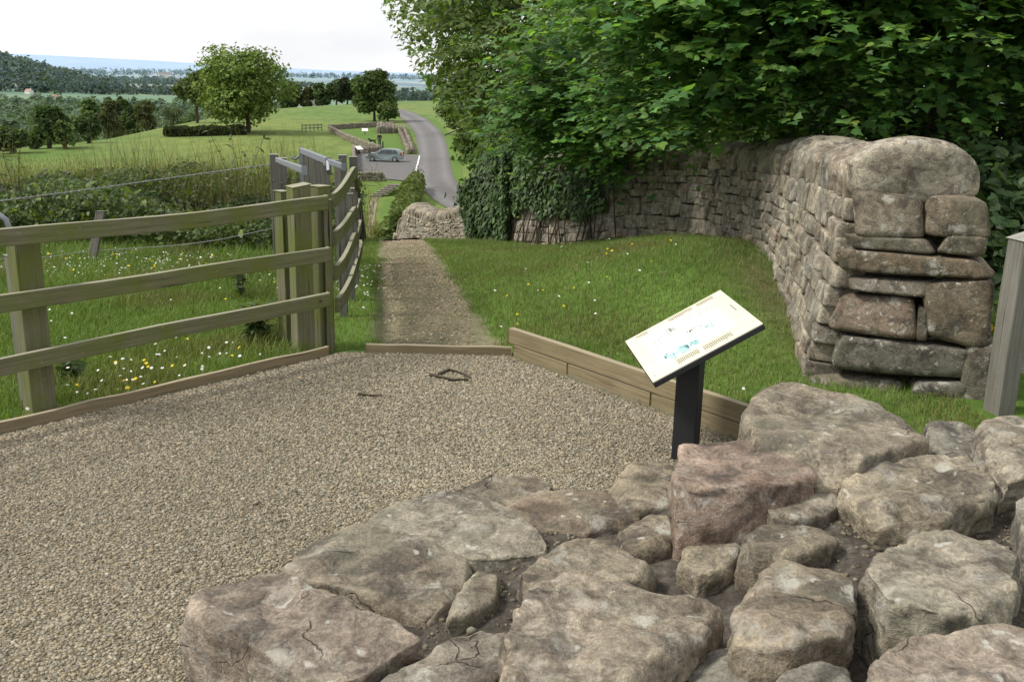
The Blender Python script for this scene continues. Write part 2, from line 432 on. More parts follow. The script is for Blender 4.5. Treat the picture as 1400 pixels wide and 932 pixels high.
SL0, SL1 = np.array([0.02, 7.13]), np.array([1.36, 5.40])   # sleeper edging line
SD = (SL1 - SL0) / np.linalg.norm(SL1 - SL0); SN = np.array([-SD[1], SD[0]])
KL0, KL1 = np.array([-1.38, 7.02]), np.array([-2.88, 5.28])  # kerb board line on the left
KD = (KL1 - KL0) / np.linalg.norm(KL1 - KL0); KN = np.array([KD[1], -KD[0]])   # towards the meadow
def xl(y): return -1.02 - (y - 7.2) * .1345                    # path edges
def xr(y): return -0.10 - (y - 7.2) * .1445
FE = [(450, 466, 0.0), (486, 345, -.35)]
EDGE_B = np.radians([-60, -27, -21.5, -18, -14.7, -10.3, -5.8, 5, 60]); EDGE_R = np.array([95, 108, 130, 178, 230, 285, 340, 420, 420.])
def zfun(x, y):
    x = np.asarray(x, float); y = np.asarray(y, float)
    z = prof(y)
    ds = (x - SL0[0]) * SN[0] + (y - SL0[1]) * SN[1]
    dp = x - xr(y)
    bank = .165 * ss(-.01, .05, ds) * ss(0.0, .45, dp) * (1 - ss(9, 15, y)) * (1 - ss(2.6, 5, x)) * ss(3.5, 5, y)
    z = z + .24 * ss(-.2, 1.9, x) * ss(6.3, 9, y) * (1 - ss(13, 16.5, y)) * (1 - ss(2.6, 5, x))
    z = z + bank + .17 * ss(.1, 1.5, ds) * (1 - .5*ss(8, 12, y)) * ss(.2, 1.6, dp) * ss(5.9, 7.4, y + .5 * (1.8 - x)) * (1 - ss(9, 15, y)) * (y > 4) + .05 * ss(.05, 1.6, ds) * ss(0, 1.5, dp) * (1 - ss(9, 15, y)) * (y > 4)
    dk = (x - KL0[0]) * KN[0] + (y - KL0[1]) * KN[1]
    mead = ss(0.0, .08, dk) * (1 - ss(7.5, 8.5, y) * ss(-2.2, -1.6, x))
    near = (np.abs(y) < 40) & (np.abs(x) < 40)
    z = z - .04 * mead * near
    onlawn = np.maximum(ss(.05, .3, ds) * ss(.05, .3, dp), ss(.1, .4, dk)) * (1 - ss(22, 30, y)) * near
    z = z + onlawn * .022 * snoise2(x * 2.2, y * 2.2, 3)
    # the hollow with the path below the car park
    z = z - .9 * ss(-8.0, -9.4, x) * ss(-19, -14, x) * ss(42, 56, y) * (1 - ss(86.3, 87.2, y))
    r = np.hypot(x, y); th = np.arctan2(x, y)
    D = np.interp(th, EDGE_B, EDGE_R)
    fwd = np.cos(th) > 0
    und = .35 * snoise2(x / 38, y / 38, 5) * ss(95, 150, r) * ss(-18, -34, x)
    z = z + und
    z = z - 41 * ss(0, 330, r - D) * fwd
    z = z + 7 * snoise2(x / 420, y / 420, 7) * ss(700, 1500, r) * fwd
    hb = R_(-28.6); hx, hy = math.sin(hb), math.cos(hb)
    u = x * hx + y * hy; v = x * hy - y * hx
    z = z + 70 * np.exp(-((u - 2300) / 420) ** 2 - (v / 250) ** 2) * fwd
    z = z + (210 * ss(-4, -29, np.degrees(th)) + 18 + 14 * snoise2(th * 22, r / 9000, 12)) * ss(14000, 21000, r) * fwd
    return z

def spaced(lo, hi, fine, start, out_lo, out_hi, grow):
    a = list(np.arange(lo, hi + 1e-6, fine))
    s = start
    while a[-1] < out_hi: a.append(a[-1] + s); s *= grow
    s = start
    while a[0] > out_lo: a.insert(0, a[0] - s); s *= grow
    return np.array(a)
gx = spaced(-6.5, 4.0, .05, .07, -42000, 42000, 1.075)
gy = spaced(3.0, 16.5, .05, .07, -3000, 42000, 1.065)
gy = np.concatenate([gy[gy < 16.5], np.arange(16.5, 135, .6), gy[gy > 135.3]])
X, Y = np.meshgrid(gx, gy)
Z = zfun(X, Y)
ds = (X - SL0[0]) * SN[0] + (Y - SL0[1]) * SN[1]; dk = (X - KL0[0]) * KN[0] + (Y - KL0[1]) * KN[1]
wob = .10 * snoise2(X * 3.1, Y * 3.1, 21) + .05 * snoise2(X * 9, Y * 9, 22)
wob = np.where(np.hypot(X, Y) < 60, wob, 0)
gcol = np.zeros(X.shape + (3,))
grassc = np.array([.115, .175, .04]); gravc = np.array([.175, .15, .115]); pathc = np.array([.26, .215, .155])
fieldc = np.array([.135, .185, .050])
gcol[:] = grassc
far = ss(18, 60, np.hypot(X, Y))[..., None]
gcol = gcol * (1 - far) + fieldc * far
pth = (ss(xl(Y) - .05, xl(Y) + .08, X + wob) * (1 - ss(xr(Y) - .08, xr(Y) + .05, X + wob)) * (Y > 7.12) * (1 - ss(17, 19, Y)))[..., None]
gcol = gcol * (1 - pth) + pathc * pth
grav = ((ds < 0.03) & (dk < .02) & (Y < 7.17) & (X > -6) & (X < 4) & (Y > -4))[..., None]
gcol = np.where(grav, gravc, gcol)
bare = (np.exp(-((X - 1.95) / .25) ** 2 - ((Y - 7.7) / 1.2) ** 2) * .8)[..., None]
gcol = gcol * (1 - bare) + np.array([.14, .10, .065]) * bare
me = grid_mesh('ground', X, Y, Z, gcol)
b = NB('ground_earth_and_grass'); pos = b.pos()
base = b.attr()
vfac = b.noise(pos, 9, 6, .65); c = b.mix(1.0, base, b.ramp(vfac, [(.3, (.72, .72, .7)), (.7, (1.25, 1.25, 1.2))]), 'MULTIPLY')
sp = b.noise(pos, 55, 4, .7); c = b.mix(1.0, c, b.ramp(sp, [(.3, (.7, .7, .7)), (.7, (1.3, 1.3, 1.3))]), 'MULTIPLY')
# long-range: broad mown / unmown tints on the pasture
big = b.noise(b.mapping(pos, (.035, .02, 0)), 1.0, 5, .6)
c = b.mix(1.0, c, b.ramp(big, [(.32, (.62, .86, .62)), (.5, (1, 1, 1)), (.68, (1.25, 1.08, 1.0))]), 'MULTIPLY')
stk = b.noise(b.mapping(pos, (.5, .16, 0)), 1.0, 6, .7); c = b.mix(1.0, c, b.ramp(stk, [(.32, (.68, .74, .66)), (.5, (1, 1, 1)), (.68, (1.28, 1.2, 1.2))]), 'MULTIPLY')
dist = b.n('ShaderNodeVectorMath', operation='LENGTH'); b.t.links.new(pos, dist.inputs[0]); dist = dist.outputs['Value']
vor = b.n('ShaderNodeTexVoronoi', i_Scale=1.0); b.t.links.new(b.mapping(pos, (1/210., 1/340., 0)), vor.inputs['Vector'])
sepc = b.n('ShaderNodeSeparateColor'); b.t.links.new(vor.outputs['Color'], sepc.inputs[0])
fc = b.ramp(sepc.outputs[0], [(0, (.035, .06, .03)), (.3, (.05, .08, .035)), (.42, (.105, .18, .05)), (.7, (.15, .215, .07)), (.86, (.33, .27, .13)), (1, (.10, .16, .045))])
fc = b.mix(1.0, fc, b.ramp(b.noise(b.mapping(pos, (1/60., 1/60., 0)), 1, 4), [(.3, (.7, .7, .7)), (.7, (1.2, 1.2, 1.2))]), 'MULTIPLY')
tofar = b.n('ShaderNodeMapRange', interpolation_type='SMOOTHSTEP'); b.t.links.new(dist, tofar.inputs[0]); tofar.inputs[1].default_value = 450; tofar.inputs[2].default_value = 800
c = b.mix(tofar.outputs[0], c, fc)
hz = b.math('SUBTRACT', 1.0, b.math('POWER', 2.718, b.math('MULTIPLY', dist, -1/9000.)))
c = b.mix(b.math('MINIMUM', hz, .86), c, (.34, .46, .62))  # aerial haze painted into the ground colour, bluer with distance
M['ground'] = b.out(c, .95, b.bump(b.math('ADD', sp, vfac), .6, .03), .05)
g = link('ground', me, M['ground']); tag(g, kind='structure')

def patch_strip(name, centre, width, lift, mat, col=(.2, .2, .2), sub=6):
    """a ribbon laid on the ground along centre (list of x,y), width may be a list"""
    c = np.array(centre, float); n = len(c)
    t = np.linspace(0, n - 1, (n - 1) * 12 + 1); cx = np.interp(t, range(n), c[:, 0]); cy = np.interp(t, range(n), c[:, 1])
    k = np.hanning(13); k /= k.sum()
    cx2 = np.convolve(np.pad(cx, 6, 'reflect', reflect_type='odd'), k, 'valid'); cy2 = np.convolve(np.pad(cy, 6, 'reflect', reflect_type='odd'), k, 'valid')
    wd = np.interp(t, range(n), np.broadcast_to(width, n))
    tx, ty = np.gradient(cx2), np.gradient(cy2); L = np.hypot(tx, ty); nx, ny = ty / L, -tx / L
    o = np.linspace(-.5, .5, sub)
    XX = cx2[:, None] + nx[:, None] * wd[:, None] * o; YY = cy2[:, None] + ny[:, None] * wd[:, None] * o
    ZZ = zfun(XX, YY) + lift
    me = grid_mesh(name, XX, YY, ZZ, np.broadcast_to(np.array(col), XX.shape + (3,)).copy())
    uv = me.uv_layers.new(name='UVMap')
    UV = np.stack([np.broadcast_to(o + .5, XX.shape), np.broadcast_to(np.arange(len(t))[:, None] / 12., XX.shape)], -1).reshape(-1, 2)
    li = np.empty(len(me.loops), np.int32); me.loops.foreach_get('vertex_index', li)
    uv.data.foreach_set('uv', UV[li].astype(np.float32).ravel())
    o_ = link(name, me, mat); return o_

# asphalt with slightly paler wheel tracks
b = NB('asphalt'); pos = b.pos(); uv = b.n('ShaderNodeSeparateXYZ'); b.t.links.new(b.uv(), uv.inputs[0])
c = b.ramp(b.noise(pos, 1.4, 6, .65), [(.3, (.125, .12, .118)), (.7, (.175, .17, .165))])
trk = b.ramp(uv.outputs[0], [(0, (.8, .8, .8)), (.22, (1.15, 1.15, 1.15)), (.4, (.86, .86, .86)), (.6, (.86, .86, .86)), (.8, (1.15, 1.15, 1.15)), (1, (.75, .75, .72))])
c = b.mix(1.0, c, trk, 'MULTIPLY')
c = b.mix(b.ramp(b.noise(b.mapping(pos, (.12, .05, 0)), 1, 4), [(.5, (0, 0, 0)), (.7, (.5, .5, .5))]), c, (.105, .10, .10))
M['asphalt'] = b.out(c, .85, b.bump(b.noise(pos, 40, 3), .2, .02), .2)
road_c = [(14, 36), (6.5, 50), (0.2, 62), (-4.1, 75), (-7.25, 90), (-9.35, 116), (-13.6, 161), (-21.6, 216), (-29, 254), (-48, 310), (-90, 380)]
tag(patch_strip('road', road_c, [3.6]*6 + [4.4, 5.2, 5.6, 6, 6], .05, M['asphalt'], sub=9), kind='structure')
def sheet(name, pts, lift, mat, kind='structure', zz=None):
    bm = bmesh.new(); vs = [bm.verts.new((p[0], p[1], (float(zfun(p[0], p[1])) if zz is None else zz) + lift)) for p in pts]
    bm.faces.new(vs); me = bpy.data.meshes.new(name); bm.normal_update(); bm.to_mesh(me); bm.free()
    if me.polygons[0].normal.z < 0: me.flip_normals()
    uvl = me.uv_layers.new(name='UVMap')
    for l in uvl.data: l.uv = (.5, .5)
    o = link(name, me, mat); tag(o, kind=kind); return o
cp = [at(484, 232, -7.3)[:2], at(530, 246, -7.3)[:2], at(569, 250, -7.3)[:2], at(573, 214, -7.3)[:2], at(520, 208.5, -7.3)[:2], at(484, 207, -7.3)[:2]]
sheet('car_park', cp, .075, M['asphalt'], zz=-7.3)
M['white_paint'] = mat_plain('white_road_paint', (.72, .72, .70), .7)
p0, p1 = at(566, 241, -7.3)[:2], at(572.7, 214, -7.3)[:2]
sheet('road_marking', [p0, p0 + [.16, 0], p1 + [.16, 0], p1], .085, M['white_paint'], zz=-7.3)
b = NB('trodden_gravel'); pos = b.pos(); M['path_far'] = b.out(b.ramp(b.noise(pos, 3, 5, .7), [(.3, (.19, .15, .11)), (.7, (.30, .255, .2))]), .95, None, .1)
lp = [(-1.9, 17.5), (-2.6, 22), (-3.6, 30), (-6.5, 48), (-8.9, 62), (-10.6, 74), (-11.8, 84.5)]
fp = patch_strip('footpath', lp, [.8, .7, .6, .6, .55, .6, .7], .04, M['path_far'], sub=4); tag(fp, kind='structure')

# ------------------------------------------------------------------ gravel (loose pebbles)
iv, if_ = ico(1)
PEB = (lambda a: .93 * (a * .90 + a.mean(1, keepdims=True) * .10) * np.array([.99, 1.01, .97]))(np.array([[.40, .335, .235], [.33, .27, .185], [.31, .26, .19], [.235, .19, .135], [.42, .37, .285], [.29, .265, .22], [.35, .275, .18], [.20, .165, .12]]))
def in_gravel(x, y):
    ds = (x - SL0[0]) * SN[0] + (y - SL0[1]) * SN[1]; dk = (x - KL0[0]) * KN[0] + (y - KL0[1]) * KN[1]
    return (ds < -.04) & (dk < -.03) & (y < 7.13)
def pebbles(n, x0, x1, y0, y1, size, cond, zf, z0=0.0, flat=.6):
    x = rng.uniform(x0, x1, n); y = rng.uniform(y0, y1, n); k = cond(x, y); x, y = x[k], y[k]; n = len(x)
    s = size * rng.lognormal(0, .28, n)
    A = rot_rand(n)
    th = rng.uniform(0, 6.28, n); tl = rng.normal(0, .35, n)
    ca, sa, ct, st = np.cos(th), np.sin(th), np.cos(tl), np.sin(tl)
    Rz = np.zeros((n, 3, 3)); Rz[:, 0, 0] = ca; Rz[:, 0, 1] = -sa; Rz[:, 1, 0] = sa; Rz[:, 1, 1] = ca; Rz[:, 2, 2] = 1
    Rx = np.zeros((n, 3, 3)); Rx[:, 0, 0] = 1; Rx[:, 1, 1] = ct; Rx[:, 1, 2] = -st; Rx[:, 2, 1] = st; Rx[:, 2, 2] = ct
    S = np.zeros((n, 3, 3)); S[:, 0, 0] = s * rng.uniform(.8, 1.5, n); S[:, 1, 1] = s * rng.uniform(.6, 1.0, n); S[:, 2, 2] = s * flat * rng.uniform(.7, 1.2, n)
    Mx = Rz @ Rx @ S
    T = np.stack([x, y, zf(x, y) + z0 + rng.uniform(-.2, .9, n) * s * .45], -1)
    tone = .90 + .13 * snoise2(x * 1.3, y * 1.3, 41) + .10 * snoise2(x * .5, y * .5, 42)
    c = PEB[rng.integers(0, len(PEB), n)] * rng.uniform(.8, 1.15, (n, 1)) * tone[:, None]
    return Mx, T, c
parts = [pebbles(190000, -3.6, 1.5, 2.2, 5.1, .0061, in_gravel, zfun),
         pebbles(120000, -3.9, 1.7, 5.1, 7.15, .0066, in_gravel, zfun)]
Mx, T, c = [np.concatenate([p[i] for p in parts]) for i in range(3)]
tv = iv * (1 + rng.normal(0, .10, (len(iv), 1)))
tag(link('gravel', inst('gravel', tv, if_, Mx, T, c), M['pebble']), kind='stuff')
onpath = lambda x, y: (x > xl(y) + .08 + .1 * snoise2(x * 3.1, y * 3.1, 21)) & (x < xr(y) - .06 + .1 * snoise2(x * 3.1, y * 3.1, 21))
Mx, T, c = pebbles(26000, -2.3, 0, 7.2, 17, .0085, onpath, zfun)
c = c * np.array([1.45, 1.36, 1.3])
tag(link('path_gravel', inst('path_gravel', tv, if_, Mx, T, c * .92), M['pebble']), kind='stuff')

# ------------------------------------------------------------------ grass
def blades(n, x0, x1, y0, y1, cond, h, wd, cols, lean=.5, colf=None, clump=None):
    x = rng.uniform(x0, x1, n); y = rng.uniform(y0, y1, n); k = cond(x, y); x, y = x[k], y[k]; n = len(x)
    z = zfun(x, y) - .004
    cl = .8 + .4 * np.clip(snoise2(x * 2.6, y * 2.6, 51) * .8 + .3, -.6, 1) if clump is None else clump(x, y)
    hh = h * np.clip(rng.lognormal(0, .3, n), .3, 1.8) * cl
    th = rng.uniform(0, 6.28, n); ln = np.abs(rng.normal(0, lean, n)) + .12
    dx, dy = np.cos(th), np.sin(th); sx, sy = -dy, dx
    wv = wd * rng.uniform(.7, 1.3, n)
    B = np.stack([x, y, z], -1)
    D = np.stack([dx, dy, 0 * dx], -1); S = np.stack([sx, sy, 0 * dx], -1); U = np.array([0, 0, 1.])
    mid = B + U * (hh * .6)[:, None] + D * (hh * .25 * ln)[:, None]
    tip = B + U * (hh * (1 - .25 * np.minimum(ln, 2)))[:, None] + D * (hh * .9 * ln)[:, None]
    P = np.stack([B - S * (wv * .5)[:, None], B + S * (wv * .5)[:, None], mid + S * (wv * .42)[:, None], tip, mid - S * (wv * .42)[:, None]], 1)
    cols = np.array(cols); c = cols[rng.integers(0, len(cols), n)] * rng.uniform(.75, 1.25, (n, 1))
    tone = (.94 + .2 * snoise2(x * 1.1, y * 1.1, 52) + .12 * snoise2(x * 4, y * 4, 53))[:, None]
    dry = np.clip(snoise2(x * 1.7, y * 1.7, 57) * 1.4 - .22, 0, .6)[:, None]
    c = c * (1 - dry) + c.sum(1, keepdims=True) * np.array([.40, .36, .15]) * dry
    c = c * np.clip(tone, .5, 1.6)
    return P, c
G1 = [(.13, .22, .044), (.15, .25, .052), (.17, .27, .06), (.11, .185, .038), (.20, .235, .09), (.26, .24, .13)]
G2 = [(.115, .195, .038), (.135, .225, .044), (.155, .24, .052), (.095, .165, .032), (.19, .235, .075)]
def c_lawn(x, y):
    ds = (x - SL0[0]) * SN[0] + (y - SL0[1]) * SN[1]
    wb = .10 * snoise2(x * 3.1, y * 3.1, 21) + .05 * snoise2(x * 9, y * 9, 22)
    thin = rng.random(len(x)) > .75 * np.exp(-((x - 1.95) / .28) ** 2 - ((y - 7.6) / 1.3) ** 2)
    return (ds > .05) & (x > xr(y) + .0 - wb + rng.normal(0, .05, len(x))) & thin & (x < 2.65 + .3 * (y > 12)) & (rng.random(len(x)) < np.clip(1.35 - y / 22, .2, 1))
def c_mead(x, y):
    dk = (x - KL0[0]) * KN[0] + (y - KL0[1]) * KN[1]
    return (dk > .03) & (x < -1.55 - (y - 7.2) * .12)
def c_verge(x, y):
    wb = .10 * snoise2(x * 3.1, y * 3.1, 21) + .05 * snoise2(x * 9, y * 9, 22)
    return (x < xl(y) - wb + rng.normal(0, .04, len(x))) & (x > -1.5 - (y - 7.2) * .125) & (y > 7.2)
P1, c1 = blades(270000, -1.6, 3.0, 5.0, 17.5, c_lawn, .05, .0036, G1, .5)
P2, c2 = blades(50000, -3.2, -.9, 7.2, 17, c_verge, .055, .004, G1, .5)
tag(link('lawn_grass', blade_mesh('lawn_grass', np.concatenate([P1, P2]), np.concatenate([c1, c2])), M['grass']), kind='stuff')
P1, c1 = blades(260000, -7.5, -1.3, 4.0, 12.5, c_mead, .095, .0042, G2, .4)
P2, c2 = blades(50000, -9, -1.7, 9.5, 15.5, c_mead, .17, .006, G2, .4)
# a rank fringe along the kerb board and around the posts
tag(link('meadow_grass', blade_mesh('meadow_grass', np.concatenate([P1, P2]), np.concatenate([c1, c2])), M['grass']), kind='stuff')

# flowers: five- to eight-petalled discs facing up
def flowers(name, n, x0, x1, y0, y1, cond, hgt, rad, col, eye=None):
    x = rng.uniform(x0, x1, n); y = rng.uniform(y0, y1, n); k = cond(x, y) & (snoise2(x * .9, y * .9, 61) + rng.normal(0, .28, n) > .22); x, y = x[k], y[k]; n = len(x)
    z = zfun(x, y) + hgt * rng.uniform(.6, 1.2, n)
    nrm = np.stack([rng.normal(0, .35, n), rng.normal(-.3, .35, n), np.ones(n)], -1)
    Fm = frames(nrm, np.tile([0., 1, .1], (n, 1)))
    a = np.arange(12) / 12 * 2 * math.pi; rr = np.where(np.arange(12) % 2 == 0, 1.0, .72)
    t = np.stack([np.cos(a) * rr, np.sin(a) * rr, 0.12 * rr], -1)
    s = rad * rng.uniform(.75, 1.25, n)
    P = np.einsum('nij,kj->nki', Fm * s[:, None, None], t) + np.stack([x, y, z], -1)[:, None]
    return polys(name, P, np.tile(np.array(col), (n, 1)) * rng.uniform(.85, 1.1, (n, 1)))
tag(link('buttercups', flowers('buttercups', 520, -6.5, -1.5, 5.2, 12, c_mead, .15, .014, (.75, .55, .02)), M['petal']), kind='stuff')
tag(link('meadow_daisies', flowers('meadow_daisies', 1900, -6.5, -1.5, 5.2, 12.5, c_mead, .125, .011, (.78, .78, .75)), M['petal']), kind='stuff')
tag(link('lawn_daisies', flowers('lawn_daisies', 140, -1.5, 2.3, 5.6, 14, c_lawn, .06, .011, (.8, .8, .78)), M['petal']), kind='stuff')
tag(link('lawn_buttercups', flowers('lawn_buttercups', 30, -.4, 1.4, 5.9, 9.5, c_lawn, .07, .011, (.75, .55, .02)), M['petal']), kind='stuff')
tag(link('verge_daisies', flowers('verge_daisies', 420, -2.5, -.9, 7.3, 12, c_verge, .06, .011, (.8, .8, .78)), M['petal']), kind='stuff')
# ------------------------------------------------------------------ boulders of the ruined wall
def stone_from_outline(name, label, pts, ztop, zbase=-.06, tint=(1, 1, 1), vox=.017, smooth=3, amp=.03, group='stones of the ruined wall', lean=(0, 0), flare=.05, rough=1.0):
    """pts: outline of the upper face on the ground plan (x,y). The block is voxel-remeshed, worn round and pitted."""
    pts = np.array(pts, float); c = pts.mean(0); pts = c + (pts - c) * 1.035
    zt = ztop + (pts[:, 0] - c[0]) * lean[0] + (pts[:, 1] - c[1]) * lean[1]
    bm = bmesh.new()
    top = [bm.verts.new((x - c[0], y - c[1], z)) for (x, y), z in zip(pts, zt)]
    low = [bm.verts.new(((x - c[0]) * (1 + flare), (y - c[1]) * (1 + flare), zbase)) for x, y in pts]
    n = len(pts)
    bm.faces.new(top); bm.faces.new(low[::-1])
    for i in range(n): bm.faces.new([top[i], low[i], low[(i+1) % n], top[(i+1) % n]])
    bmesh.ops.recalc_face_normals(bm, faces=bm.faces)
    me = bpy.data.meshes.new(name); bm.to_mesh(me); bm.free()
    o = bpy.data.objects.new(name, me); COL.objects.link(o)
    r = o.modifiers.new('r', 'REMESH'); r.mode = 'VOXEL'; r.voxel_size = vox
    s = o.modifiers.new('s', 'SMOOTH'); s.factor = .5; s.iterations = smooth
    dg = bpy.context.evaluated_depsgraph_get()
    me2 = bpy.data.meshes.new_from_object(o.evaluated_get(dg)); o.modifiers.clear(); o.data = me2; bpy.data.meshes.remove(me)
    nv = len(me2.vertices); V = np.empty(nv * 3, np.float32); me2.vertices.foreach_get('co', V); V = V.reshape(-1, 3).astype(float)
    N = np.empty(nv * 3, np.float32); me2.vertices.foreach_get('normal', N); N = N.reshape(-1, 3)
    so_ = random.uniform(0, 90)
    ctr = V.mean(0); hs_ = (V.max(0) - V.min(0)) / 2
    for _ in range(9):                       # broken faces
        dr = rng.normal(size=3); dr[2] = abs(dr[2]) * .8 + .12; dr /= hs_; dr /= np.linalg.norm(dr)
        pr_ = (V - ctr) @ dr; off_ = pr_.max() * random.uniform(.88, .985); ex = np.maximum(0, pr_ - off_)
        V -= dr * (ex * .92)[:, None]
    q = V * np.array([1, 1, 1.25]) + so_
    d = vnoise(q, 2.6, 2) * amp * .75 + vnoise(q, 8, 3) * amp * .45 * rough
    # bedding ledges: shallow steps that follow the layering of the sandstone
    lay = vnoise(q, 3.5, 3); d += np.tanh((lay - .12) * 9) * amp * .22 * rough
    d += vnoise(q, 30, 2) * amp * .20
    fct = np.array([mnoise.voronoi(Vector(p_ * 4.2))[0][0] for p_ in q + .25*np.stack([vnoise(q, 5, 1)]*3, -1)])
    d += (fct - .45) * amp * .9 * rough
    d -= d.mean() + .004
    V += N * d[:, None]
    me2.vertices.foreach_set('co', V.astype(np.float32).ravel())
    a = me2.attributes.new('Col', 'FLOAT_COLOR', 'POINT'); c4 = np.ones((nv, 4), np.float32)
    tn = vnoise(q, 1.7, 2)[:, None]
    c4[:, :3] = np.array(tint) * (1 + .22 * tn); a.data.foreach_set('color', c4.ravel())
    me2.polygons.foreach_set('use_smooth', np.ones(len(me2.polygons), bool)); me2.update()
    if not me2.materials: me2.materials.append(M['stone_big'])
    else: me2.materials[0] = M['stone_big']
    o.location = (c[0], c[1], 0)
    return tag(o, label, 'stone', group)

def px_stone(label, px, z, **k):
    return stone_from_outline('stone', label, [at(x, y, z)[:2] for x, y in px], z, **k)
PINK = (1.05, .975, .955); RED = (1.0, .84, .81); PALE = (1.14, 1.13, 1.08); GREY = (.94, .97, 1.0); OCH = (1.06, 1.02, .92); DARK = (.74, .73, .72)
px_stone('long pinkish block with a pitted grey front face at the lower left', [(254,822),(276,790),(330,776),(395,779),(435,805),(520,838),(578,868),(545,888),(500,915),(440,945),(393,908),(330,868)], .31, tint=PINK, amp=.026, zbase=-.08)
px_stone('flat brown four-sided slab with dark hollow at its far edge, beside the gravel', [(390,762),(430,733),(490,714),(540,716),(600,742),(642,770),(628,800),(585,838),(545,830),(470,800),(402,786)], .24, tint=(1.02, .97, .9), amp=.02)
px_stone('wide smooth pale-buff slab with white lichen dots, behind the four-sided slab', [(508,708),(530,688),(575,670),(625,666),(690,690),(735,713),(747,740),(725,756),(650,762),(590,745),(530,724)], .24, tint=PALE, amp=.016)
px_stone('small flat tan stone with one round lichen spot, beyond the pale-buff slab', [(628,668),(665,650),(720,646),(758,658),(740,674),(690,686)], .23, tint=OCH, amp=.015)
px_stone('thin dark brown flagstone lying between the pale slab and the gravel', [(690,684),(745,667),(800,661),(850,672),(884,690),(868,710),(800,718),(740,712),(700,700)], .235, tint=(.86, .76, .68), amp=.014)
px_stone('small pointed wedge stone set in earth in the gap between larger slabs', [(612,838),(628,795),(650,774),(686,767),(690,788),(676,822),(645,834)], .25, tint=(.95, .93, .86), amp=.016, smooth=4)
px_stone('dark bottom-edge slab with a large white lichen patch, left of the big rounded boulder', [(500,938),(560,895),(620,863),(682,842),(694,870),(688,940),(600,985),(510,985)], .29, tint=DARK, amp=.025)
px_stone('largest rounded grey boulder at the bottom centre with dark right-hand slope', [(690,858),(722,802),(790,770),(850,766),(920,786),(975,816),(984,838),(940,885),(880,935),(800,960),(690,945)], .43, tint=(1.1, 1.04, .98), amp=.034, smooth=6)
px_stone('ochre slab tucked directly behind the largest rounded boulder', [(708,777),(750,746),(805,732),(850,742),(900,765),(880,788),(800,800),(720,806)], .29, tint=OCH, amp=.018)
px_stone('low tan stone at the foot of the sign post, at the edge of the gravel', [(830,656),(855,632),(905,624),(932,640),(918,688),(872,690),(836,680)], .27, tint=(1.05, 1.0, .9), amp=.02)
px_stone('low uneven stone between the dark flagstone and the red block', [(835,722),(880,700),(925,692),(936,720),(915,744),(860,748)], .27, tint=(.95, .9, .82), amp=.024, smooth=4)
px_stone('reddish squared block with a pale lichened top, just right of the sign post', [(918,640),(935,604),(990,594),(1050,596),(1095,622),(1112,648),(1068,664),(1000,668),(932,668)], .52, tint=RED, amp=.022, zbase=.02, smooth=5, flare=-.02)
px_stone('biggest square-edged brown slab in front of the end of the field wall', [(1018,560),(1045,526),(1090,520),(1160,538),(1265,578),(1270,592),(1225,610),(1150,630),(1100,624),(1020,592)], .56, tint=(.96, .92, .85), amp=.026, smooth=5)
px_stone('small lichen-blotched grey stone between the brown slab and the timber post', [(1268,577),(1310,567),(1350,590),(1345,627),(1300,627),(1268,612)], .44, tint=GREY, amp=.026, smooth=5)
px_stone('sloping tan hummock of stone in front of the lichen-blotched grey stone', [(1152,665),(1190,630),(1245,607),(1300,614),(1356,645),(1362,674),(1290,700),(1200,700)], .50, tint=OCH, amp=.035, smooth=9)
px_stone('tall pale stone at the right edge below the timber post', [(1347,582),(1370,552),(1402,546),(1440,560),(1445,640),(1380,645),(1350,622)], .56, tint=PALE, amp=.035, smooth=8)
px_stone('small flat pale stone lying against the front of the red block and tan hummock', [(1043,675),(1090,656),(1142,664),(1148,694),(1090,706),(1043,700)], .43, tint=PALE, amp=.015)
px_stone('small ochre lump below the left corner of the red block', [(925,765),(940,735),(985,727),(1012,740),(1002,772),(960,784)], .30, tint=OCH, amp=.02)
px_stone('small grey stone at the bottom edge right of the largest rounded boulder', [(938,918),(960,884),(1000,878),(1034,900),(1032,955),(950,960)], .36, tint=GREY, amp=.022)
px_stone('broad brownish block in the lower right, third row back', [(1000,806),(1060,762),(1140,758),(1178,800),(1160,862),(1080,882),(1008,862)], .50, tint=(1.0, .93, .84), amp=.03, smooth=8)
px_stone('large pale block near the right edge in front of the tan hummock', [(1180,768),(1240,722),(1340,718),(1396,752),(1386,812),(1290,834),(1200,816)], .53, tint=PALE, amp=.03, smooth=8)
px_stone('big pinkish block in the bottom right corner', [(1196,896),(1250,858),(1360,848),(1440,876),(1440,970),(1200,970)], .58, tint=PINK, amp=.03, smooth=8)
px_stone('narrow grey stone at the bottom edge left of the pinkish corner block', [(1062,918),(1110,898),(1165,908),(1178,965),(1060,970)], .50, tint=GREY, amp=.02)
px_stone('small tan stone behind the broad brownish block', [(1010,738),(1040,714),(1110,714),(1148,732),(1120,750),(1040,756)], .42, tint=(1.02, .98, .88), amp=.018)
px_stone('grey stone cut by the right edge of the picture below the tall pale stone', [(1386,680),(1430,662),(1470,680),(1470,730),(1404,736)], .50, tint=GREY, amp=.02)

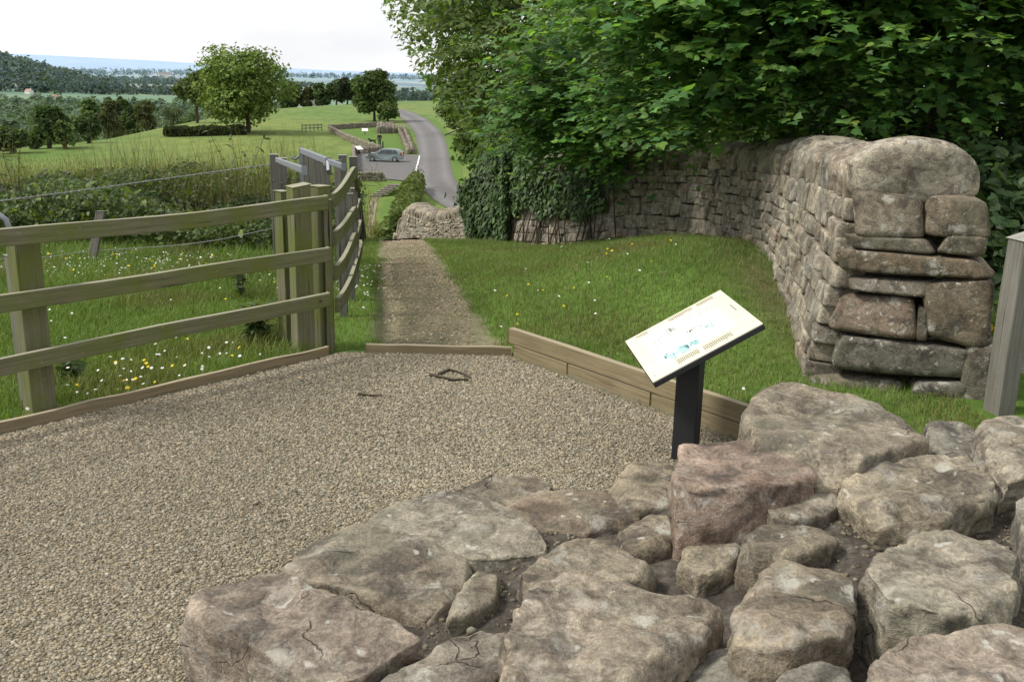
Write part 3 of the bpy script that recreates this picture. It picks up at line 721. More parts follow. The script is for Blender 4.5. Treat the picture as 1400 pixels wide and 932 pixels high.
# the earth and lime rubble the boulders are bedded in
bp = np.array([at(*p)[:2] for p in [(285,925,.05),(300,850,.05),(420,780,.05),(520,722,.05),(600,692,.05),(660,668,.05),(730,682,.05),(800,692,.05),(850,690,.05),(905,682,.1),(945,676,.1),(1050,655,.1),(1100,640,.15),(1180,640,.15),(1330,655,.2),(1420,590,.2),(1560,620,.2),(1560,1000,.2),(1200,1050,.2),(700,1010,.1),(400,1010,.05)]])
def inpoly(px, py, poly):
    c = np.zeros(px.shape, bool); j = len(poly) - 1
    for i in range(len(poly)):
        xi, yi = poly[i]; xj, yj = poly[j]
        c ^= ((yi > py) != (yj > py)) & (px < (xj - xi) * (py - yi) / (yj - yi + 1e-12) + xi); j = i
    return c
def polydist(px, py, poly):
    d = np.full(px.shape, 1e9)
    for i in range(len(poly)):
        a = poly[i]; e = poly[(i+1) % len(poly)] - a
        t = np.clip(((px - a[0]) * e[0] + (py - a[1]) * e[1]) / (e @ e), 0, 1)
        d = np.minimum(d, np.hypot(px - a[0] - t * e[0], py - a[1] - t * e[1]))
    return d
def bedz(x, y):
    q = ss(.35, 1.25, x + .25 * (y - 3.8))
    d = polydist(x, y, bp)
    z = (.18 + .185 * q) * ss(-.02, .16, d)
    return z + .018 * snoise2(x * 6, y * 6, 71) + .010 * snoise2(x * 19, y * 19, 72)
bx_, by_ = np.meshgrid(np.arange(-1.6, 3.6, .02), np.arange(2.0, 5.9, .02))
msk = inpoly(bx_, by_, bp); bz_ = np.where(msk, bedz(bx_, by_), -.05)
cm = msk[:-1, :-1] & msk[1:, 1:] & msk[:-1, 1:] & msk[1:, :-1]
bed = link('rubble_bed', grid_mesh('rubble_bed', bx_, by_, bz_, np.ones(bx_.shape + (3,)), mask=cm), M['mortar'])
tag(bed, 'dark earthy rubble bed the ruin stones are set in', 'rubble')
gm = lambda x, y: inpoly(x, y, bp) & (snoise2(x * 4, y * 4, 75) > -.45)
Mx, T, c = pebbles(15000, -1.5, 3.3, 2.1, 5.8, .008, gm, bedz, flat=.8)
gr = link('grit', inst('grit', tv, if_, Mx, T, c * .62), M['pebble']); tag(gr, kind='stuff')

# ------------------------------------------------------------------ dry-stone field wall
def cube_template(n):
    """points of a rounded cube with n cells per side, as quads"""
    idx = {}; vs = []; fs = []
    def vid(p):
        k = tuple(np.round(p, 5))
        if k not in idx: idx[k] = len(vs); vs.append(p)
        return idx[k]
    g = np.linspace(-1, 1, n + 1); g[1] = -.84; g[-2] = .84
    if n > 6: g[2] = -.66; g[-3] = .66
    for ax in range(3):
        for sg in (-1, 1):
            for i in range(n):
                for j in range(n):
                    q = []
                    for a, b_ in ((i, j), (i+1, j), (i+1, j+1), (i, j+1)):
                        p = [0, 0, 0]; p[ax] = sg; p[(ax+1) % 3] = g[a]; p[(ax+2) % 3] = g[b_]; q.append(vid(p))
                    fs.append(q if sg > 0 else q[::-1])
    return np.array(vs, float), np.array(fs)
TPL = {n: cube_template(n) for n in (4, 6, 9, 14)}
class Stones:
    def __init__(s): s.V = []; s.F = []; s.C = []; s.n = 0
    def add(s, c, ax, half, n=6, rnd=.32, amp=.12, tint=None, dome=0.0, e=8.0):
        """c centre, ax 3x3 rows (along, normal, up), half extents"""
        v, f = TPL[n]
        p = v.copy()
        nr = (np.abs(p) ** e).sum(1) ** (1 / e)
        p = p / nr[:, None] * (1 - rnd * .0) * 1.0
        p = p * (1 - rnd * .25) + v * (rnd * .25) if rnd < 0 else p
        for _ in range(7 if n > 4 else 4):       # chipped corners and arrises
            dr = rng.normal(size=3); dr[rng.integers(0, 3)] *= .3; dr /= np.linalg.norm(dr); off_ = np.abs(dr).sum() * random.uniform(.83, .97)
            p = p - dr * np.maximum(0, p @ dr - off_)[:, None]
        # skew the block so no two are alike
        k = rng.normal(0, .075, 6)
        p[:, 0] += k[0] * p[:, 2] + k[1] * p[:, 1]; p[:, 2] *= 1 + k[2] * p[:, 0]; p[:, 0] *= 1 + k[3] * p[:, 2]; p[:, 1] += .8 * k[4] * p[:, 0] + .8 * k[5] * p[:, 2]
        if dome: p[:, 2] = np.where(p[:, 2] > 0, p[:, 2] * np.sqrt(np.clip(1 - dome * np.clip(np.abs(p[:, 1]), 0, 1) ** 2.2, .02, 1)), p[:, 2])
        h = np.array(half)
        q = p * h
        # facets: a few broad random waves plus finer ones
        d = np.zeros(len(q))
        for f_, a_ in ((7, .35), (15, .3), (31, .26), (60, .18)):
            kk = rng.normal(size=3); kk /= np.linalg.norm(kk); k2 = rng.normal(size=3)
            d += a_ * np.sin(f_ * (q @ kk) + rng.uniform(0, 6.28) + 1.2 * np.sin(f_ * .6 * (q @ k2) + rng.uniform(0, 6)))
        nn = p / np.linalg.norm(p, axis=1)[:, None]
        q = q + nn * (d * amp * min(h) * .55)[:, None]
        s.V.append(np.array(c) + q @ np.array(ax)); s.F.append(f + s.n); s.n += len(v)
        if tint is None:
            tint = np.array(random.choice([(1, 1, 1), (1.05, 1, .93), (.9, .89, .86), (1.12, 1.1, 1.05), (1.02, .92, .88), (.78, .77, .75), (1.0, .98, .9), (1.22, 1.21, 1.17), (.88, .91, .93)])) * random.uniform(.82, 1.12)
        s.C.append(np.broadcast_to(np.array(tint), (len(v), 3)))
    def build(s, name, mat, parent=None):
        V = np.concatenate(s.V); F = np.concatenate(s.F); C_ = np.concatenate(s.C)
        me = np_mesh(name, V, F.ravel(), np.arange(len(F)) * 4, np.full(len(F), 4), C_, True)
        return link(name, me, mat, parent)

LB = np.array([(1.80, 5.93), (2.06, 8.1), (2.19, 10.0), (2.14, 11.2), (1.93, 12.2), (1.55, 13.1), (.92, 14.1), (.18, 15.25), (-.55, 17.0), (-1.1, 19.6), (-2.05, 22.4), (-2.75, 24.6), (-3.3, 27.5), (-3.9, 31.5), (-4.7, 40), (-5.5, 52)])
seg = np.linalg.norm(np.diff(LB, axis=0), axis=1); SB = np.concatenate([[0], np.cumsum(seg)])
def lb(s):
    return np.array([np.interp(s, SB, LB[:, 0]), np.interp(s, SB, LB[:, 1])])
def lt(s):
    d = lb(s + .35) - lb(s - .35); return d / np.linalg.norm(d)
def wall_base(s):        # foot of the wall; near its end the turf is banked up over the footing
    return zfun(np.interp(s, SB, LB[:, 0]), np.interp(s, SB, LB[:, 1])) - .24 * (1 - ss(3, 7.5, s))
def wall_h(s):
    top = np.interp(s, [0, 2.2, 5.0, 7.0, 8.5, 9.6], [1.315, 1.24, 1.04, .86, .69, .56]) - wall_base(s)
    k = ss(8.2, 10.2, s)
    return top * (1 - k) + k * np.interp(s, [0, 8, 10.5, 12.2, 13.8, 15.6, 17.6, 20, 22, 27], [1.30, 1.22, 1.0, .75, .50, .48, .62, 1.08, 1.2, 1.0])
field_wall = empty('field_wall', (2.3, 6.0, 0)); tag(field_wall, 'long dry-stone field wall with upright coping, its squared end facing the ruin', 'wall')
def fw(o):
    o.parent = field_wall; o.matrix_parent_inverse = Matrix.Translation(-field_wall.location); return o
CH = [-.10, .20, .45, .69, .80, .935, 1.06, 1.30]       # course lines read off the end of the wall
st = Stones(); stf = Stones()
WT0, WT1 = .95, .62
smax = SB[-1]
rows = []
for a_, b_ in zip(CH[:-1], CH[1:]):
    rows.append((a_, b_))
def put_row(h0, h1, s0, s1, target, near):
    s_ = s0
    while s_ < s1:
        L_ = random.choice([.10, .14, .17, .2, .22, .26, .3, .36]) * (1.25 if h0 < .3 else .95) * target
        L_ = min(L_, s1 - s_ + .02)
        sc = s_ + L_/2; t = lt(sc); nrm = np.array([-t[1], t[0]])
        pt = lb(sc); zb = float(wall_base(sc)); k = float(wall_h(sc)) / 1.30
        hm = (h0 + h1)/2; inset = .17 * hm / 1.3
        z0, z1 = zb + h0 * k, zb + h1 * k
        dep = random.uniform(.10, .14); pr = random.uniform(-.012, .022)
        jz = random.uniform(-.012, .012)
        c = (pt[0] - nrm[0] * (inset + dep - pr), pt[1] - nrm[1] * (inset + dep - pr), (z0+z1)/2 + jz)
        hm2 = (h0+h1)/2/1.3; sl = (wall_base(sc + .2) + hm2*wall_h(sc + .2)) - (wall_base(sc - .2) + hm2*wall_h(sc - .2)); a3 = np.array([t[0], t[1], float(sl) / .4 + random.gauss(0, .018)]); a3 /= np.linalg.norm(a3)
        n3 = np.array([nrm[0], nrm[1], .10]); up = np.cross(a3, n3); up /= np.linalg.norm(up); up *= np.sign(up[2])
        (st).add(c, [a3, n3, up], (L_/2 * 1.0, dep, (z1-z0)/2 * 1.01), 9 if sc < 8 else 6, tint=None, amp=.11, e=14)
        s_ += L_
for (h0, h1) in rows:
    s_ = .13 if (h1 - h0) > .2 else .10
    while s_ < 24:
        run = random.uniform(.5, 1.6)
        if h1 - h0 > .19 and random.random() < (.72 if h0 > .1 else .45):
            m_ = h0 + (h1 - h0) * random.uniform(.4, .6)
            put_row(h0, m_, s_, s_ + run, .95, True); put_row(m_, h1, s_, s_ + run, .85, True)
        else: put_row(h0, h1, s_, s_ + run, 1.15, True)
        s_ += run
fw(st.build('face_stones', M['stone_wall']))
# the far stretch, smaller in view: rows of upright stones
st = Stones()
for (h0, h1) in ((-.3, .1), (.1, .38), (.38, .66), (.66, .95), (.95, 1.30)):
    s_ = 20.0
    while s_ < smax - .5:
        L_ = random.uniform(.14, .3); sc = s_ + L_/2; t = lt(sc); nrm = np.array([-t[1], t[0]]); pt = lb(sc); zb = float(zfun(*pt)); k = wall_h(sc)/1.3
        if sc > 23.9 or h0 > 1:
            c = (pt[0] - nrm[0]*.12, pt[1] - nrm[1]*.12, zb + (h0+h1)/2*k)
            if sc > 23.9: st.add(c, [np.array([t[0], t[1], 0]), np.array([nrm[0], nrm[1], .1]), np.array([0, 0, 1.])], (L_/2*.97, .11, (h1-h0)/2*k*.97), 4, amp=.2)
        s_ += L_
fw(st.build('face_stones', M['stone_wall']))

# end face: stones as laid, (left px, top px, right px, bottom px) on the vertical end plane
E0 = np.array([1.83, 5.93]); E1 = np.array([2.80, 5.62]); et = (E1 - E0) / np.linalg.norm(E1 - E0); en = np.array([et[1], -et[0]])   # normal towards the camera
if en[1] > 0: en = -en
def on_end(px, py, z_est=.6):
    d = ray(px, py); o_ = np.array([0, 0, EYE]); P0 = np.array([*(E0), 0]) - np.array([en[0], en[1], 0]) * .06
    t = ((P0 - o_) @ np.array([en[0], en[1], 0])) / (d @ np.array([en[0], en[1], 0])); q = o_ + d * t
    return (q[:2] - E0) @ et, q[2]
ends = [(1178,268,1262,328,1.0),(1262,272,1345,325,0),(1172,326,1278,347,1.0),(1288,325,1350,350,0),(1160,347,1352,383,.9),(1168,383,1275,406,1.0),(1264,386,1352,471,0),
        (1150,406,1253,462,1.0),(1253,424,1266,464,0),(1146,463,1326,520,1.0),(1112,518,1238,575,1.0),(1240,522,1313,580,0),(1314,472,1349,585,0)]
TN = [(1.02, .97, .9), (1.0, .92, .8), (.85, .82, .76), (1, .95, .84), (.84, .74, .62), (.9, .88, .84), (.84, .78, .68), (.98, .86, .78), (.8, .78, .74), (.86, .88, .9), (.8, .78, .72), (.84, .87, .9), (.7, .7, .68)]
for i, (x0, y0, x1, y1, q) in enumerate(ends):
    u0, zt = on_end(x0, y0); u1, zb = on_end(x1, y1); u0b, _ = on_end(x0, y1)
    st = Stones(); u0 = (u0 + u0b)/2 - (.035 if q and x0 < 1240 else 0)
    dep = .2 if q else .13
    cc = E0 + et * (u0 + u1)/2 - en * (dep + .04 - random.uniform(0, .03))
    st.add((cc[0], cc[1], (zt+zb)/2), [np.array([et[0], et[1], 0]), np.array([en[0], en[1], .06]), np.array([-.0, 0, 1.])], ((u1-u0)/2*1.01, dep, (zt-zb)/2*1.05 + .013), 14, amp=.12, tint=TN[i])
    fw(st.build('quoin_stone' if q else 'end_stone', M['stone_wall']))

# hearting behind the faces (dark, seen only in the joints)
core = []
for s_ in np.linspace(.16, smax - .2, 120):
    t = lt(s_); nrm = np.array([-t[1], t[0]]); p_ = lb(s_); zb = float(wall_base(s_)); k = float(wall_h(s_))
    w_ = .93
    core.append([(p_[0] - nrm[0]*.10, p_[1] - nrm[1]*.10, zb - .3), (p_[0] - nrm[0]*.25, p_[1] - nrm[1]*.25, zb + k - .02), (p_[0] - nrm[0]*(w_-.22), p_[1] - nrm[1]*(w_-.22), zb + k - .02), (p_[0] - nrm[0]*(w_-.05), p_[1] - nrm[1]*(w_-.05), zb - .3)])
core[0] = [tuple(np.array(v) - np.array([lt(.1)[0], lt(.1)[1], 0]) * -.0) for v in core[0]]
V = [v for r in core for v in r]; F = []
for i in range(len(core) - 1):
    for k in range(3): F.append([i*4+k, i*4+k+1, (i+1)*4+k+1, (i+1)*4+k])
F += [[0, 3, 2, 1]]
mc = MB(); mc.add(V, F, [[(0, 0)]*4]*len(F)); fw(mc.build('hearting', M['mortar']))

# upright coping stones, each its own
s_ = .0; ci = 0
COPT = [.25, .17, .22, .26, .18, .22, .25, .2, .24, .18, .22, .26, .2]
while s_ < 23.0:
    L_ = COPT[ci] if ci < len(COPT) else random.uniform(.15, .26)
    sc = s_ + L_/2; t = lt(sc); nrm = np.array([-t[1], t[0]]); p_ = lb(sc); zb = float(wall_base(sc) + wall_h(sc))
    hh = (.31 if ci == 0 else random.uniform(.26, .33)) * np.interp(sc, [0, 10, 20], [1, .95, .8]); wd = random.uniform(.27, .315) if ci else .355
    lean = .0 if ci == 0 else random.uniform(.18, .5)
    a3 = np.array([t[0] * math.cos(lean), t[1] * math.cos(lean), math.sin(lean)]); n3 = np.array([nrm[0], nrm[1], 0]); up = np.cross(a3, n3); up *= np.sign(up[2])
    off_c = .475 if ci else .52
    c = np.array([p_[0] - nrm[0]*off_c, p_[1] - nrm[1]*off_c, zb + hh*(.40 if ci else .62)])
    st = Stones(); st.add(c, [a3, n3, up], (L_/2*(.93 if ci else 1.0), wd, hh*(random.uniform(.54, .74) if ci else .6)), 14 if ci < 14 else 6, amp=.26 if ci else .2, dome=.88 if ci == 0 else .6, e=5.0 if ci == 0 else 5.5)
    fw(st.build('coping_stone', M['stone_wall'])); s_ += L_; ci += 1
st = Stones(); s_ = 23.0
while s_ < smax - 1:
    L_ = random.uniform(.14, .24); sc = s_ + L_/2; t = lt(sc); nrm = np.array([-t[1], t[0]]); p_ = lb(sc); zb = float(zfun(*p_)) + wall_h(sc)
    st.add((p_[0] - nrm[0]*.42, p_[1] - nrm[1]*.42, zb + .10), [np.array([t[0], t[1], -.2]), np.array([nrm[0], nrm[1], 0]), np.array([0, 0, 1.])], (L_/2, .30, random.uniform(.17, .24)), 4, amp=.2, dome=.6); s_ += L_
fw(tag(st.build('coping', M['stone_wall']), kind='stuff'))

# ------------------------------------------------------------------ timber edging boards
def gz(p): return float(zfun(p[0], p[1]))
e_ = empty('edging_boards', (SL0[0], SL0[1], 0)); tag(e_, 'two stacked tan timber edging boards holding back the lawn, running past the sign post', 'edging')
def ep(o, r): o.parent = r; o.matrix_parent_inverse = Matrix.Translation(-r.location); return o
def along(p0, p1, n, z0, z1, wob=.004):
    return [(p0[0] + (p1[0]-p0[0])*t, p0[1] + (p1[1]-p0[1])*t, z0 + (z1-z0)*t + random.uniform(-wob, wob)) for t in np.linspace(0, 1, n)]
SLE = SL0 + SD * 2.45
ep(MB().beam(along(SL0 - SD*.04, SLE, 9, .148, .165, .002), .05, .112, jit=.0015).build('upper_board', M['wood_board'], None, .004), e_)
ep(MB().beam(along(SL0 + SD*.02, SL0 + SD*.62, 4, .03, .032, .001), .047, .118, jit=.001).build('lower_board', M['wood_board'], None, .004), e_)
ep(MB().beam(along(SL0 + SD*.63, SL0 + SD*1.42, 4, .032, .036, .001), .046, .118, jit=.001).build('lower_board', M['wood_board'], None, .004), e_)
ep(MB().beam(along(SL0 + SD*1.43, SLE, 4, .036, .04, .001), .047, .122, jit=.001).build('lower_board', M['wood_board'], None, .004), e_)
k_ = MB().beam(along((-1.08, 7.165), (.0, 7.15), 8, .018, .022, .003), .04, .08, jit=.002).build('step_board', M['wood_board'], None, .005)
tag(k_, 'low timber board laid across the start of the gravel footpath', 'edging')
KE = KL0 + KD * 4.2
k_ = MB().beam(along(KL0 - KD*.05, KE, 20, .012, .02, .006), .035, .10, jit=.002).build('kerb_board', M['wood_board'], None, .004)
tag(k_, 'low weathered kerb board between the gravel and the flowery grass under the fence', 'edging')

# ------------------------------------------------------------------ post-and-rail fence
fence = empty('rail_fence', (-2.76, 5.62, 0)); tag(fence, 'three-rail greenish timber fence between the gravel and the flowery meadow', 'fence')
def post(x, y, z0, z1, w, d, rz, mat, name, parent, slope=.0, lean=(0, 0)):
    d_ = Vector((math.cos(rz), math.sin(rz), 0))
    n = 6; pts = [(x + lean[0]*t, y + lean[1]*t, z0 + (z1-z0)*t) for t in np.linspace(0, 1, n)]
    o = MB().beam(pts, w, d, up=(math.cos(rz), math.sin(rz), 0), slope=slope, jit=.002).build(name, mat, None, .006)
    return ep(o, parent)
FD = math.atan2(7.15 - 5.58, -1.48 + 2.78)
post(-2.775, 5.62, -.2, 1.06, .145, .115, FD + math.pi/2, M['wood_fence'], 'post', fence)
post(-4.15, 3.93, -.2, 1.06, .145, .115, FD + math.pi/2, M['wood_fence'], 'post', fence)
post(-1.545, 7.19, -.2, 1.20, .135, .125, FD + math.pi/2 - .25, M['wood_fence'], 'post', fence, slope=.02)
fl = np.array([-4.6, 3.29]); 
def rail(px0, px1, off, hh, bow):
    # two sight-lines fix each rail's height at the left edge of view and at the gate post
    yl, yr = 5.33, 7.05
    a_, b_ = aty(*px0, yl), aty(*px1, yr)
    d_ = b_ - a_; pts = []
    for t in np.linspace(-.75, 1.0, 22):
        p_ = a_ + d_ * t; p_[2] += -bow * math.sin(math.pi * np.clip(t, 0, 1)) + .003 * math.sin(t * 9 + off); pts.append(p_)
    return ep(MB().beam(pts, .038, hh, jit=.0015).build('rail', M['wood_fence'], None, .005), fence)
rail((0, 325), (446, 277), 0, .098, .018); rail((0, 416), (449, 347), 2, .098, .0); rail((0, 501), (449, 409), 4, .098, -.006)
for (px, py, yy) in ((33, 324, 5.48), (40, 412, 5.48), (44, 497, 5.48), (424, 276, 6.97), (432, 350, 6.97), (438, 411, 6.97)):
    q = aty(px, py, yy); ep(MB().tube([q, q + np.array([.008, -.012, 0])], .008, 8).build('bolt', M['wood_dark']), fence)

# grey post and steel hoop behind the left-hand fence post
gp = empty('hoop_post', (-2.93, 5.78, 0)); tag(gp, 'grey weathered post with a galvanised steel hoop behind the left fence post', 'gate post')
post(-2.93, 5.80, -.2, .92, .07, .09, FD + math.pi/2, M['wood_grey'], 'post', gp)
hp = [aty(px, py, 5.72) for px, py in ((-60, 300), (-25, 289), (-5, 291), (8, 300), (15, 318), (18, 345), (18, 372))]
ep(MB().tube(hp, .017, 10).build('steel_hoop', M['galv']), gp)

# ------------------------------------------------------------------ kissing-gate fence with humped rails beside the path
gate = empty('humped_fence', (-1.42, 7.35, 0)); tag(gate, 'greenish timber fence with humped rails running away beside the footpath, seen end-on', 'fence')
ga, gb = np.array([-1.335, 7.32]), np.array([-1.93, 12.3])
def gpt(t, off=0.0):
    p_ = ga + (gb - ga) * t; n_ = np.array([-(gb-ga)[1], (gb-ga)[0]]); n_ = -n_/np.linalg.norm(n_); return p_ + n_ * (off + .10 * math.sin(math.pi * t))
q0 = gpt(0, -.03); post(q0[0], q0[1], -.15, 1.10, .055, .10, math.pi/2 + .1, M['wood_fence'], 'post', gate)
for t, h_ in ((.22, 1.05), (.38, 1.0), (.55, 1.0), (.72, 1.05), (.98, 1.12)):
    q = gpt(t, -.05); z_ = gz(q); post(q[0], q[1], z_ - .2, z_ + h_, .07, .10, math.pi/2 + .1, M['wood_grey'], 'post', gate)
for hr, bw, ph in ((1.08, .17, 0), (.80, .10, .4), (.54, .12, .7), (.29, .06, 1.0)):
    pts = []
    for t in np.linspace(0, 1, 26):
        q = gpt(t, .0 + .03 * math.sin(ph + 7 * t)); zz = hr * (1 - .05 * t) + (gz(gpt(1)) * t) + bw * math.sin(math.pi * min(1, t * 1.5)) ** 2 * (1 if t < .67 else 1) + .02 * math.sin(9 * t + ph)
        pts.append((q[0], q[1], zz))
    ep(MB().beam(pts, .035, .105, jit=.001).build('rail', M['wood_fence'], None, .004), gate)
# stout posts clustered at the corner
cl = empty('corner_posts', (-1.45, 7.35, 0)); tag(cl, 'stout greenish posts standing together where the rail fence meets the humped fence', 'posts')
post(-1.43, 7.36, -.2, 1.19, .11, .12, FD + math.pi/2, M['wood_fence'], 'post', cl)
post(-1.72, 7.42, -.2, 1.14, .075, .10, FD + math.pi/2, M['wood_fence'], 'post', cl)

# galvanised field gate and posts behind
mg = empty('steel_gate', (-1.75, 8.4, 0)); tag(mg, 'galvanised steel gate with bent top bar behind the corner posts', 'gate')
A_, B_ = aty(379, 219, 11.6), aty(416, 233, 7.5)
ep(MB().beam([A_, B_], .03, .055).build('top_bar', M['galv'], None, .006), mg)
bar = [aty(412, 206, 10.6), aty(430, 213, 9.6), aty(449, 221, 8.7), aty(450, 236, 8.6)]
ep(MB().beam(bar[:3], .035, .06).build('top_bar', M['galv'], None, .006), mg)
ep(MB().beam(bar[2:], .03, .05, up=(0, 1, 0)).build('upright', M['galv'], None, .006), mg)
ep(MB().beam([aty(449, 221, 8.7), aty(470, 228, 8.4)], .03, .05).build('end_bar', M['galv'], None, .006), mg)
q = aty(412, 206, 10.6); ep(MB().beam([q + np.array([0, 0, .02]), (q[0], q[1], -.2)], .04, .04, up=(0, 1, 0)).build('upright', M['galv']), mg)
ch = MB()
c0, c1 = aty(398, 216, 11.0), aty(413, 205, 10.7)
for i in range(9):
    t = i/9; a_ = c0 + (c1-c0)*t; b_ = c0 + (c1-c0)*(t+.13); sg = -.05*math.sin(math.pi*t)
    ch.tube([a_ + [0, 0, sg], (a_+b_)/2 + [0, .012*(-1)**i, sg], b_ + [0, 0, sg]], .011, 6)
ep(ch.build('chain', M['galv']), mg)
# plank panel seen through the gate
pn = empty('plank_panel', (-2.1, 11.3, 0)); tag(pn, 'upright grey plank panel behind the steel gate', 'fence')
for i, px in enumerate((418, 428, 437, 446, 462)):
    q = aty(px, 232, 11.2); z_ = gz(q); tp = aty(px, (211, 214, 220, 226, 219)[i], 11.2)[2]
    ep(MB().beam([(q[0], q[1], z_ - .1), (q[0], q[1], tp)], .075, .03, up=(0, 1, 0), jit=.003).build('plank', M['wood_grey'], None, .003), pn)
for px, dy, tp, lab in ((378, 12.2, 211, 'tall grey post carrying the barbed wire, left of the steel gate'), (389, 12.7, 216, 'shorter grey post close behind the barbed-wire post'), (470, 12.6, 212, 'grey post behind the far end of the humped fence'), (484, 12.9, 214, 'grey post at the far end of the humped fence, nearest the path')):
    q = aty(px, 300, dy); z_ = gz(q); t_ = aty(px, tp, dy)[2]
    r_ = empty('fence_post', (q[0], q[1], z_)); tag(r_, lab, 'post', 'grey posts behind the corner of the fence')
    post(q[0], q[1], z_ - .3, t_, .11, .10, .2, M['wood_grey'], 'shaft', r_)
    ep(MB().tube([(q[0]+.0, q[1] - .055, t_ - .3), (q[0], q[1] - .075, t_ - .3)], .012, 6).build('staple', M['galv']), r_)
# leaning dark poles beyond
lp_ = empty('leaning_poles', (-1.98, 12.5, -.3)); tag(lp_, 'bundle of dark poles leaning on the far end of the humped fence', 'poles')
for a_, b_ in (((489, 250), (499, 326)), ((486, 240), (496, 330)), ((487, 262), (492, 332))):
    ep(MB().tube([aty(*a_, 12.45), aty(*b_, 12.2)], .016, 6, .02).build('pole', M['wood_dark']), lp_)

# ------------------------------------------------------------------ barbed wire fence and leaning stake
wf = empty('barbed_wire_fence', (-4.3, 10.8, -.3)); tag(wf, 'sagging barbed wire fence strung in front of the bramble thicket', 'fence')
def wire(pxs, ys, r, name, barbs=True):
    mb = MB(); P_ = [aty(px, py, y) for (px, py), y in zip(pxs, ys)]
    t = np.linspace(0, len(P_)-1, 40); Q = np.stack([np.interp(t, range(len(P_)), [p[k] for p in P_]) for k in range(3)], -1)
    kk = np.ones(5)/5
    Q2 = Q.copy()
    for k in range(3): Q2[2:-2, k] = np.convolve(Q[:, k], kk, 'valid')
    tw = np.linspace(0, 1, 160); R2 = np.stack([np.interp(tw, np.linspace(0, 1, 40), Q2[:, k]) for k in range(3)], -1)
    for ph in ((0, math.pi) if barbs else (0,)):
        a_ = np.arange(160) * 1.1 + ph; off = np.stack([0*a_, np.cos(a_), np.sin(a_)], -1) * r * .8 * (1 if barbs else 0)
        mb.tube(R2 + off, r, 5)
    if barbs:
        for i in range(2, 158, 5):
            c_ = R2[i]
            for k in range(2):
                v = sphere_pts(1)[0] * .02; mb.tube([c_ - v, c_ + v], r * .75, 4, r * .3)
            mb.tube([c_ - (R2[i+1]-R2[i])*.25, c_ + (R2[i+1]-R2[i])*.25], r * 1.9, 6)
    return ep(mb.build(name, M['wire']), wf)
wire([(-140, 292), (0, 275), (130, 258), (250, 241), (378, 224)], [9.4, 10.0, 10.8, 11.5, 12.2], .0045, 'barbed_wire')
wire([(378, 311), (300, 328), (240, 336), (124, 343), (60, 352), (-60, 356)], [12.2, 12.0, 11.9, 11.7, 11.2, 10.6], .0042, 'plain_wire', False)
wire([(378, 348), (240, 358), (124, 362), (60, 366), (-60, 378)], [12.2, 11.9, 11.7, 11.2, 10.6], .0035, 'plain_wire', False)
ep(MB().beam([aty(20, 352, 12.2), aty(180, 350, 12.4), aty(300, 352, 12.6)], .03, .10, jit=.004).build('low_rail', M['wood_dark'], None, .004), wf)
a_, b_ = aty(122, 378, 11.6), aty(138, 290, 11.65)
sk = MB().beam([a_, a_*.5+b_*.5, b_], .10, .07, up=(0, 1, 0), slope=.03, jit=.003).build('leaning_stake', M['wood_grey'], None, .006)
tag(sk, 'grey wooden stake leaning to the right in front of the thicket', 'stake')

# grey squared gate post at the right edge
q = aty(1362, 575, 5.45); tq = aty(1389, 317, 5.5)
rp = empty('timber_post', (q[0], q[1], 0)); tag(rp, 'tall grey squared timber post with sloping top, right of the wall end', 'post')
mb_ = MB().beam([(q[0]+.005, q[1], -.2), (q[0]+.005, q[1], .4), (q[0]+.005, q[1], .9), (q[0] + .005, q[1], tq[2]-.03)], .115, .13, up=(-.25, .97, 0), slope=.03, jit=.002); ep(mb_.build('shaft', M['wood_grey'], None, .008), rp)
ep(MB().beam([(q[0]+.03, q[1]-.02, tq[2]-.28), (q[0]+1.2, q[1]-.25, tq[2]-.28)], .05, .12).build('rail', M['wood_grey'], None, .005), rp)
ep(MB().beam([(q[0]+.03, q[1]-.02, tq[2]-.72), (q[0]+1.2, q[1]-.25, tq[2]-.72)], .05, .12).build('rail', M['wood_grey'], None, .005), rp)

# ------------------------------------------------------------------ interpretation lectern
sg = empty('information_board', (.985, 5.14, 0)); tag(sg, 'cream tilted information board on a black post beside the edging boards', 'sign')
PA = np.array([.6426, 5.5089, .55]); PD = np.array([.6984, 4.7289, .55]); PB = np.array([1.1666, 5.5446, .85])
ux = (PD - PA); Wd = np.linalg.norm(ux); ux /= Wd; vy = PB - PA; vy -= ux*(vy@ux); Ht = np.linalg.norm(vy); vy /= Ht; nz_ = np.cross(ux, vy)
if nz_[2] < 0: nz_ = -nz_
def bd(u, v, h=0.0): return PA + ux*(u*Wd) + vy*(v*Ht) + nz_*h
def slab(h0, h1, u0=0, u1=1, v0=0, v1=1):
    c_ = [bd(u0, v0, h0), bd(u1, v0, h0), bd(u1, v1, h0), bd(u0, v1, h0), bd(u0, v0, h1), bd(u1, v0, h1), bd(u1, v1, h1), bd(u0, v1, h1)]
    mb = MB(); mb.add(c_, [[3, 2, 1, 0], [4, 5, 6, 7], [0, 1, 5, 4], [1, 2, 6, 5], [2, 3, 7, 6], [3, 0, 4, 7]], [[(0, 0)]*4]*6); return mb
ep(slab(-.03, -.002, -.004, 1.004, -.004, 1.004).build('backing_tray', M['black'], None, .003), sg)
b = NB('printed_panel'); pos = b.pos(); M['panel'] = b.out(b.mix(b.noise(pos, 5, 3), (.62, .575, .42), (.70, .66, .53)), .35, None, .4)
ep(slab(-.0015, .003).build('panel', M['panel']), sg)
ep(slab(.0034, .0042, .12, .80, .13, .84).build('illustration', mat_plain('illustration_white', (.76, .76, .71), .35, 0, .4, .03, 6)), sg)
M['ink'] = mat_plain('ink', (.16, .15, .12), .5); M['ink_soft'] = mat_plain('ink_soft', (.11, .11, .085), .5); M['teal'] = mat_plain('teal_ink', (.33, .52, .52), .5, 0, .3, .25, 40)
